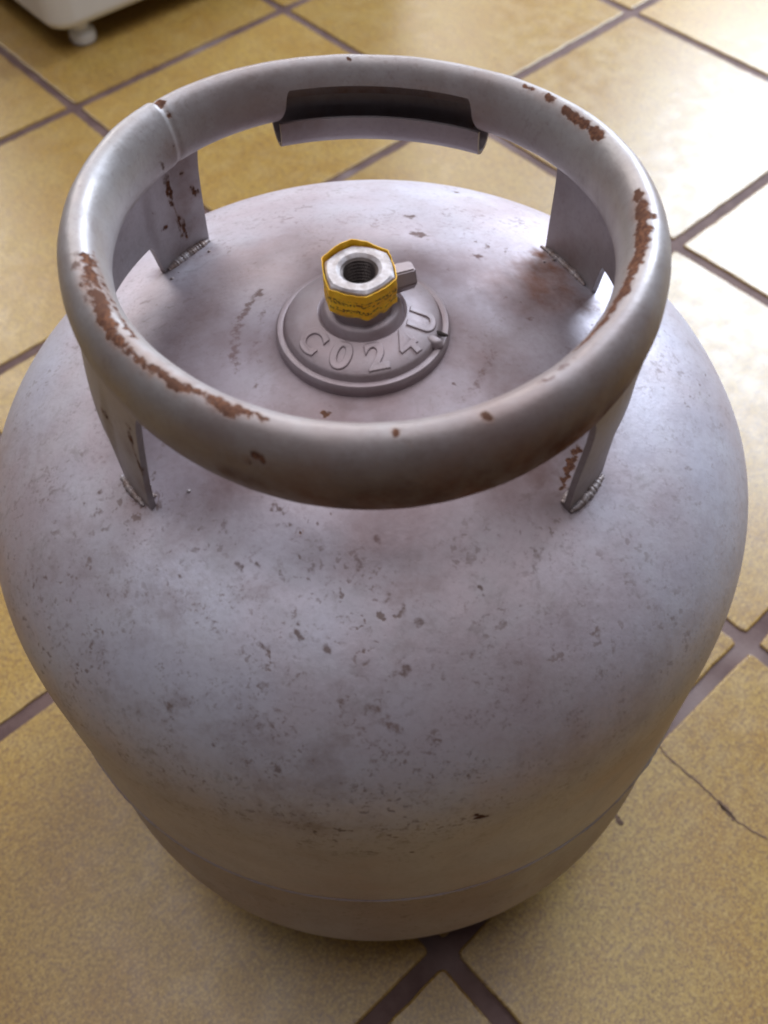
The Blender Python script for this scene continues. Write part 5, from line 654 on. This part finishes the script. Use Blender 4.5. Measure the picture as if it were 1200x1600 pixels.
'stain_shade': [(-0.094,-0.0247,0.4505,0.00407,0.38),(-0.0914,-0.0296,0.4497,0.00399,0.48),(-0.0907,-0.0337,0.4499,0.00575,0.46),(-0.0897,-0.0377,0.4501,0.00421,0.4),(-0.0867,-0.0416,0.4494,0.00508,0.45),(-0.0858,-0.045,0.4496,0.00505,0.48),(-0.0848,-0.0513,0.4497,0.00458,0.41),(-0.082,-0.0563,0.4493,0.00338,0.48),(-0.0804,-0.0587,0.4491,0.00369,0.46),(-0.0788,-0.0602,0.4492,0.00558,0.45),(-0.075,-0.0637,0.4491,0.00421,0.43),(-0.0727,-0.0672,0.4489,0.00344,0.42),(-0.0709,-0.0695,0.4487,0.00503,0.47),(-0.0695,-0.0716,0.4485,0.00308,0.36),(-0.0671,-0.0732,0.4485,0.00452,0.45),(-0.0632,-0.0756,0.4485,0.00314,0.49),(-0.0606,-0.0792,0.4482,0.00282,0.41),(-0.0585,-0.0807,0.4482,0.00474,0.43),(-0.0566,-0.0809,0.4483,0.0045,0.49),(-0.0531,-0.0847,0.4484,0.00346,0.39),(-0.051,-0.0867,0.4483,0.00468,0.38),(-0.049,-0.0871,0.4484,0.00349,0.47),(-0.0461,-0.089,0.4484,0.00395,0.45),(-0.0443,-0.0898,0.4484,0.00298,0.47),(-0.0429,-0.0913,0.4483,0.00318,0.44),(-0.0397,-0.0924,0.4484,0.00421,0.39),(0.0994,-0.0047,0.4504,0.00363,0.44),(0.0992,-0.0085,0.4507,0.00513,0.51),(0.0985,-0.0123,0.4506,0.00388,0.48),(0.0981,-0.0157,0.4508,0.00373,0.46),(0.0969,-0.0207,0.4507,0.00361,0.42),(0.0963,-0.0256,0.4516,0.00448,0.49),(0.0959,-0.029,0.4521,0.00306,0.44),(0.0948,-0.0327,0.4522,0.00373,0.42),(0.093,-0.0356,0.4515,0.00313,0.52),(0.0916,-0.0393,0.4517,0.00359,0.53),(0.0897,-0.0435,0.4517,0.00348,0.43),(0.0883,-0.0459,0.4514,0.00428,0.41),(0.0865,-0.0503,0.4518,0.00402,0.49),(0.0843,-0.0532,0.4511,0.00275,0.44),(0.0831,-0.0545,0.4506,0.00382,0.55),(0.0813,-0.0575,0.4507,0.00285,0.51),(0.0801,-0.0582,0.4497,0.00251,0.52),(0.0787,-0.0591,0.4487,0.00279,0.52),(0.0771,-0.0624,0.4496,0.00347,0.44),(0.0756,-0.0629,0.4477,0.00263,0.52),(0.074,-0.0672,0.4502,0.00217,0.53),(0.0729,-0.0668,0.4482,0.00226,0.48),(0.0703,-0.0707,0.4494,0.00287,0.52),(0.0729,0.0723,0.4465,0.00213,0.41),(0.0744,0.0712,0.4467,0.00221,0.34),(0.0763,0.0686,0.4467,0.0029,0.39),(0.0774,0.0665,0.4464,0.00335,0.43),(0.0791,0.0641,0.4463,0.00402,0.41),(0.0806,0.0626,0.4465,0.00255,0.42),(0.0817,0.0604,0.4463,0.00333,0.33),(0.0832,0.0579,0.4462,0.00362,0.43),(0.0854,0.0559,0.447,0.00402,0.33),(0.0863,0.0536,0.4468,0.00474,0.39),(0.0874,0.0514,0.4468,0.00394,0.34),(0.089,0.0479,0.4469,0.00475,0.41),(0.0902,0.0452,0.4469,0.0035,0.42),(0.0919,0.0429,0.4476,0.00424,0.35),(0.0931,0.0396,0.4477,0.00421,0.42),(-0.0729,0.0567,0.4387,0.00614,0.42),(-0.0722,0.0574,0.4355,0.00684,0.38),(-0.0751,0.0743,0.4187,0.00761,0.38),(-0.0766,0.0733,0.4147,0.00583,0.34),(-0.0765,0.0739,0.4083,0.00601,0.42),(-0.0761,0.0748,0.4029,0.00688,0.44),(-0.0762,0.0752,0.3983,0.00593,0.39),(-0.0789,0.0727,0.3937,0.00719,0.36),(-0.0773,0.0752,0.3849,0.00803,0.38),(-0.0466,-0.0992,0.4264,0.00351,0.69),(-0.0448,-0.1004,0.427,0.00426,0.77),(-0.042,-0.102,0.4276,0.00492,0.62),(-0.0391,-0.1032,0.4261,0.00327,0.79),(-0.0373,-0.1043,0.428,0.00363,0.68),(-0.0344,-0.1054,0.4269,0.0049,0.75),(-0.0327,-0.1062,0.427,0.00487,0.63),(-0.0289,-0.1075,0.4261,0.00353,0.66),(-0.0271,-0.1083,0.4271,0.00351,0.61),(-0.0244,-0.1093,0.4279,0.00365,0.7),(-0.021,-0.1103,0.427,0.00417,0.79),(-0.0189,-0.1109,0.4273,0.00327,0.79),(-0.0157,-0.1115,0.4258,0.00398,0.63),(-0.0145,-0.1119,0.4263,0.0045,0.72),(-0.0112,-0.1125,0.4265,0.00416,0.68),(-0.0095,-0.113,0.428,0.00336,0.71),(-0.0078,-0.1133,0.4286,0.00285,0.73),(-0.0046,-0.1136,0.4273,0.00278,0.7),(-0.0027,-0.1139,0.4286,0.00259,0.74),(-0.001,-0.1139,0.4272,0.00274,0.79),(0.0013,-0.1142,0.4276,0.00339,0.8),(0.0042,-0.1141,0.4262,0.0036,0.62),(0.0056,-0.1144,0.4276,0.0042,0.76),(0.0078,-0.1146,0.4284,0.00422,0.71),(0.0108,-0.1144,0.4273,0.00395,0.74),(0.0127,-0.1145,0.4288,0.00271,0.81),(0.0142,-0.1145,0.4291,0.00372,0.82),(0.0166,-0.1143,0.4291,0.00425,0.67),(0.0191,-0.1139,0.4286,0.00269,0.81),(0.0217,-0.1136,0.4292,0.00283,0.63),(0.0236,-0.1129,0.4265,0.00299,0.65),(0.0259,-0.1129,0.4285,0.00464,0.72),(0.0293,-0.1122,0.4287,0.0037,0.8),(0.0313,-0.1118,0.4296,0.00393,0.68),(0.0335,-0.1115,0.4312,0.0033,0.77),(0.0357,-0.1109,0.4314,0.00325,0.68),(0.0381,-0.1101,0.4312,0.00434,0.75),(0.0419,-0.1088,0.4312,0.0045,0.64),(0.0438,-0.108,0.4303,0.00505,0.75),(0.047,-0.107,0.4319,0.00374,0.71),(0.0478,-0.1067,0.4334,0.00379,0.73),(0.0504,-0.1055,0.4336,0.00363,0.77),(0.054,-0.1033,0.4305,0.00427,0.8),(0.0562,-0.1022,0.432,0.00377,0.62),(0.058,-0.1012,0.4322,0.00469,0.6),(0.0606,-0.0996,0.4327,0.00344,0.79),(0.0625,-0.0985,0.4337,0.00376,0.81),(0.0645,-0.0971,0.4337,0.00278,0.7),(0.0673,-0.0952,0.4345,0.00338,0.75),(0.0686,-0.0942,0.435,0.00383,0.75),(0.07,-0.0932,0.4365,0.00333,0.72),(0.0726,-0.0912,0.4355,0.00329,0.7),(-0.0385,-0.1032,0.4375,0.00279,0.46),(-0.0372,-0.1038,0.4375,0.00247,0.43),(-0.0348,-0.1049,0.4377,0.0042,0.47),(-0.0328,-0.1057,0.4379,0.00251,0.43),(-0.0309,-0.1066,0.4374,0.00287,0.44),(-0.0296,-0.1072,0.437,0.00427,0.42),(-0.0268,-0.1081,0.437,0.00327,0.37),(-0.0245,-0.1087,0.4377,0.00292,0.42),(-0.0223,-0.1096,0.4368,0.0037,0.49),(-0.0209,-0.1099,0.4375,0.00253,0.39),(-0.0178,-0.1107,0.4384,0.00373,0.43),(-0.0157,-0.1116,0.437,0.00267,0.4),(-0.0135,-0.1119,0.438,0.00273,0.48),(-0.0118,-0.1123,0.4378,0.00337,0.42),(-0.0098,-0.1128,0.4372,0.00262,0.44),(-0.0303,0.0891,0.4252,0.00408,0.35),(-0.029,0.0906,0.4253,0.00448,0.33),(-0.0265,0.0903,0.425,0.00399,0.39),(-0.0243,0.091,0.4247,0.00341,0.42),(-0.0224,0.0915,0.4249,0.00273,0.37),(-0.0198,0.0935,0.4246,0.00344,0.42),(-0.0185,0.1039,0.4183,0.00461,0.37),(-0.0154,0.0935,0.4244,0.00409,0.34),(-0.0132,0.105,0.4183,0.00421,0.39),(-0.0107,0.1055,0.4184,0.00452,0.35),(-0.0084,0.1057,0.4182,0.00445,0.33),(-0.007,0.1059,0.4181,0.00453,0.38),(-0.0041,0.1063,0.4183,0.00373,0.37),(-0.0014,0.1062,0.4176,0.00361,0.34),(0,0.1062,0.4174,0.00388,0.35),(0.0031,0.1067,0.4181,0.00356,0.43),(0.0046,0.1068,0.4182,0.00273,0.34),(0.0072,0.1067,0.418,0.0032,0.32),(0.0097,0.1067,0.4179,0.00415,0.36),(0.0121,0.1066,0.4182,0.00417,0.34),(0.0143,0.1065,0.4181,0.00357,0.38),(0.0167,0.1063,0.4181,0.00432,0.43),(0.0191,0.1059,0.4176,0.00411,0.36),(0.0216,0.1056,0.4177,0.00362,0.37),(0.0239,0.1053,0.418,0.00312,0.34),(0.0263,0.1048,0.4179,0.00422,0.43),(0.0289,0.1043,0.4178,0.00456,0.36),(0.0308,0.1038,0.4175,0.00397,0.37),(0.0336,0.1031,0.4174,0.00321,0.35),(0.0355,0.1026,0.4176,0.00399,0.34),(0.0379,0.1019,0.4175,0.00458,0.39),(0.0406,0.1011,0.4178,0.00306,0.33),(0.0427,0.1004,0.4185,0.00406,0.36),(0.0449,0.0995,0.418,0.00279,0.37),(0.0469,0.0988,0.4183,0.00409,0.44),(0.0498,0.0977,0.419,0.00348,0.39),(0.0519,0.0966,0.4184,0.00457,0.43),(0.0516,0.0809,0.4289,0.00438,0.34),(0.0858,0.045,0.3746,0.01088,1),(0.0791,0.0409,0.3768,0.01218,1),(0.089,0.0291,0.3756,0.01061,1),(0.0799,0.027,0.3781,0.01328,0.9),(0.0703,0.0207,0.3808,0.01509,0.55),(0.0664,0.0334,0.3805,0.014,0.4),(0.0943,0.026,0.3743,0.00848,0.8),(0.0836,0.0587,0.373,0.00446,1),(-0.0807,0.0689,0.3734,0.00829,0.45),(-0.0689,0.0722,0.3738,0.00604,0.35),(-0.0928,0.0629,0.3698,0.00528,0.5),(-0.0823,-0.0708,0.3829,0.00531,0.45),(-0.0904,-0.0694,0.3691,0.00673,0.35),(-0.0874,-0.0649,0.3988,0.00521,0.3),(0.0687,-0.0808,0.3714,0.00769,0.5),(0.053,-0.0768,0.3755,0.01054,0.35),(0.064,-0.0683,0.3754,0.00895,0.45),(0.0549,-0.0058,0.3845,0.00531,0.22),(0.0552,-0.0071,0.3844,0.0043,0.26),(0.0528,-0.0113,0.3847,0.00499,0.26),(0.0499,-0.0145,0.385,0.00543,0.22),(0.0496,-0.0185,0.3848,0.00458,0.25),(0.0481,-0.023,0.3848,0.0067,0.27),(0.0454,-0.0265,0.3849,0.0047,0.21),(0.0471,-0.1416,0.3517,0.01697,0.1),(0.0617,-0.1389,0.3494,0.01436,0.1),(0.0239,-0.142,0.3553,0.0139,0.1),(-0.0058,-0.0979,0.3738,0.01407,0.14),(-0.0005,-0.1292,0.3629,0.01659,0.14),(0.0006,-0.1507,0.3504,0.01669,0.18),(-0.0394,-0.1219,0.363,0.01685,0.1),(-0.0246,-0.0964,0.3732,0.00849,0.2),(-0.1087,-0.0568,0.366,0.00953,0.15),(-0.1046,-0.0406,0.3698,0.00967,0.12)],
}
#WEAR_END
def paint(o, dens=None, haze=None, film=None, wamp=.00055):
    me = o.data; n = len(me.vertices); co = np.empty(n*3); me.vertices.foreach_get('co', co); co = co.reshape(-1, 3)
    x_, y_, z_ = co[:, 0].copy(), co[:, 1].copy(), co[:, 2].copy()
    co = co.copy()
    co[:, 0] += wamp*(np.sin(y_*1700+np.sin(z_*900)*2)+np.sin(x_*760+y_*1130))
    co[:, 1] += wamp*(np.sin(x_*1500+1+np.sin(y_*800)*2)+np.sin(z_*900-x_*1210))
    for key, bl in WEAR.items():
        val = np.zeros(n)
        for x, y, z, r, s in bl:
            d2 = ((co-np.array((x, y, z)))**2).sum(1)
            w = d2 < (2.2*r)**2
            val[w] = np.maximum(val[w], s*np.exp(-(d2[w]/(r*r))**1.3*.9))
        if key == 'stain_shade' and haze is not None: val = np.maximum(val, haze(co))
        at = me.attributes.new(key, 'FLOAT', 'POINT'); at.data.foreach_set('value', val)
    fa = me.attributes.new('film', 'FLOAT', 'POINT')
    fa.data.foreach_set('value', np.zeros(n) if film is None else (np.full(n, film) if isinstance(film, float) else film(co)))
    at = me.attributes.new('speckle', 'FLOAT', 'POINT')
    dv = np.full(n, .5) if dens is None else dens(co)
    at.data.foreach_set('value', dv)
def body_density(c):
    a = np.arctan2(c[:, 1], c[:, 0]); r = np.hypot(c[:, 0], c[:, 1])
    d = .40+.60*np.exp(-((a+R(105))/R(45))**2)*sstep(.09, .12, r)
    return d*sstep(.24, .31, c[:, 2])+.1
def body_haze(c):
    # old grime: dull mauve-brown film inside the collar and down the front of the shoulder
    r = np.hypot(c[:, 0], c[:, 1]); a = np.arctan2(c[:, 1], c[:, 0])
    v = .08*(1-sstep(.075, .125, r))
    v = np.maximum(v, .12*np.exp(-((a+R(88))/R(22))**2)*sstep(.09, .12, r)*(1-sstep(.165, .178, r)))
    w = np.array([noise.noise(Vector(p)*14) for p in c[::1]]) if False else (np.sin(c[:, 0]*61+np.sin(c[:, 1]*47)*1.3)*np.sin(c[:, 1]*53+1+np.sin(c[:, 0]*39)))
    return v*(.85+.35*w)
def body_film(c):
    r = np.hypot(c[:, 0], c[:, 1]); a = np.arctan2(c[:, 1], c[:, 0])
    w = np.sin(c[:, 0]*71+np.sin(c[:, 1]*43)*1.7)*np.sin(c[:, 1]*63+1+np.sin(c[:, 0]*29))
    back = np.exp(-((a-R(80))/R(50))**2)*sstep(.05, .09, r)
    v = .95*(1-sstep(.080, .130, r))*(1-.75*back)
    v = np.maximum(v, .14*np.exp(-((a+R(85))/R(38))**2)*(1-sstep(.160, .178, r)))
    return np.clip(v*(.85+.3*w), 0, 1)
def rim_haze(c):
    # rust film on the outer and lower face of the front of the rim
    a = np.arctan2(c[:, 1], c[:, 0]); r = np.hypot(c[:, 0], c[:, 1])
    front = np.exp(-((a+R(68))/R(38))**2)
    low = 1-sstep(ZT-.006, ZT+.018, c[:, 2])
    back = np.exp(-((a-R(84))/R(24))**2)  # painted shade: darkens the underside around the hand grip's hollow
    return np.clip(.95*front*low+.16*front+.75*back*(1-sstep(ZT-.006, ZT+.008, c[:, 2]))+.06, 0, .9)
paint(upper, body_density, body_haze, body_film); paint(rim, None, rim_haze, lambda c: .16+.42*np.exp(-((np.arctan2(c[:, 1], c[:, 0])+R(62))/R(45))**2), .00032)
paint(grip, None, None, .55); paint(left_skirt, None, None, .15); paint(right_skirt, None, None, .30); paint(flange, None, None, .50)
for o in (lower, seam, base_ring): paint(o, None, None, .30)
for o in list(flange.children): paint(o, None, None, .50)

# ------------------------------------------------------------------ white appliance behind
app = empty("appliance", (-.36, .93, 0), "corner of a white enamelled kitchen appliance raised on a small round foot", "appliance")
MAT_WHITE = simple("white_enamel", (.84, .86, .88), .22, 0, (12, .05, .002), ((.78, .80, .81), 6))
def rbox(name, c, sx, sy, z0, z1, cr, rot, mat, parent, base_r=.012):
    v = []; N_ = 12
    def loop(inset, z):
        out = []
        for (ax, ay, a0) in ((sx, sy, 0), (-sx, sy, 90), (-sx, -sy, 180), (sx, -sy, 270)):
            for k in range(N_):
                a = R(a0+90*k/(N_-1)); px = math.copysign(abs(ax)-cr, ax); py = math.copysign(abs(ay)-cr, ay)
                out.append((px+(cr-inset)*math.cos(a), py+(cr-inset)*math.sin(a), z))
        return out
    L = []
    for k in range(8):
        a = R(90*k/7); L.append(loop(base_r*(1-math.sin(a)), z0+base_r*(1-math.cos(a))))
    for k in range(8):
        a = R(90*k/7); L.append(loop(base_r*(1-math.cos(a)), z1-base_r*(1-math.sin(a))))
    m = len(L[0])
    for q in L: v += q
    f = grid_faces(len(L), m, False, True)+[tuple(range(m)), tuple(range((len(L)-1)*m, len(L)*m))]
    o = mesh_obj(name, v, f, mat, parent); o.location = c; o.rotation_euler = (0, 0, rot); sharp(o, 40); return o
ANG = R(38)
# near corner at about (-.362,.905); the box extends back along +ANG and left along ANG+90
ex = Vector((math.cos(ANG), math.sin(ANG), 0)); ey = Vector((-math.sin(ANG), math.cos(ANG), 0))
SX, SY = .30, .30
corner = Vector((-.363, .900, 0)); cen = corner+ex*SX+ey*SY
cab = rbox("cabinet", cen-app.location, SX, SY, .030, .88, .032, ANG, MAT_WHITE, app, .014)
for sx_, sy_ in ((-1, -1), (1, -1), (-1, 1), (1, 1)):
    p = cen+ex*sx_*(SX-.046)+ey*sy_*(SY-.030)-app.location
    ft = lathe("foot", [(0, 0), (.014, 0), (.0165, .002), (.0175, .007), (.0168, .013), (.013, .016), (.010, .017), (.010, .034), (0, .034)], MAT_WHITE, app, 40)
    ft.location = p
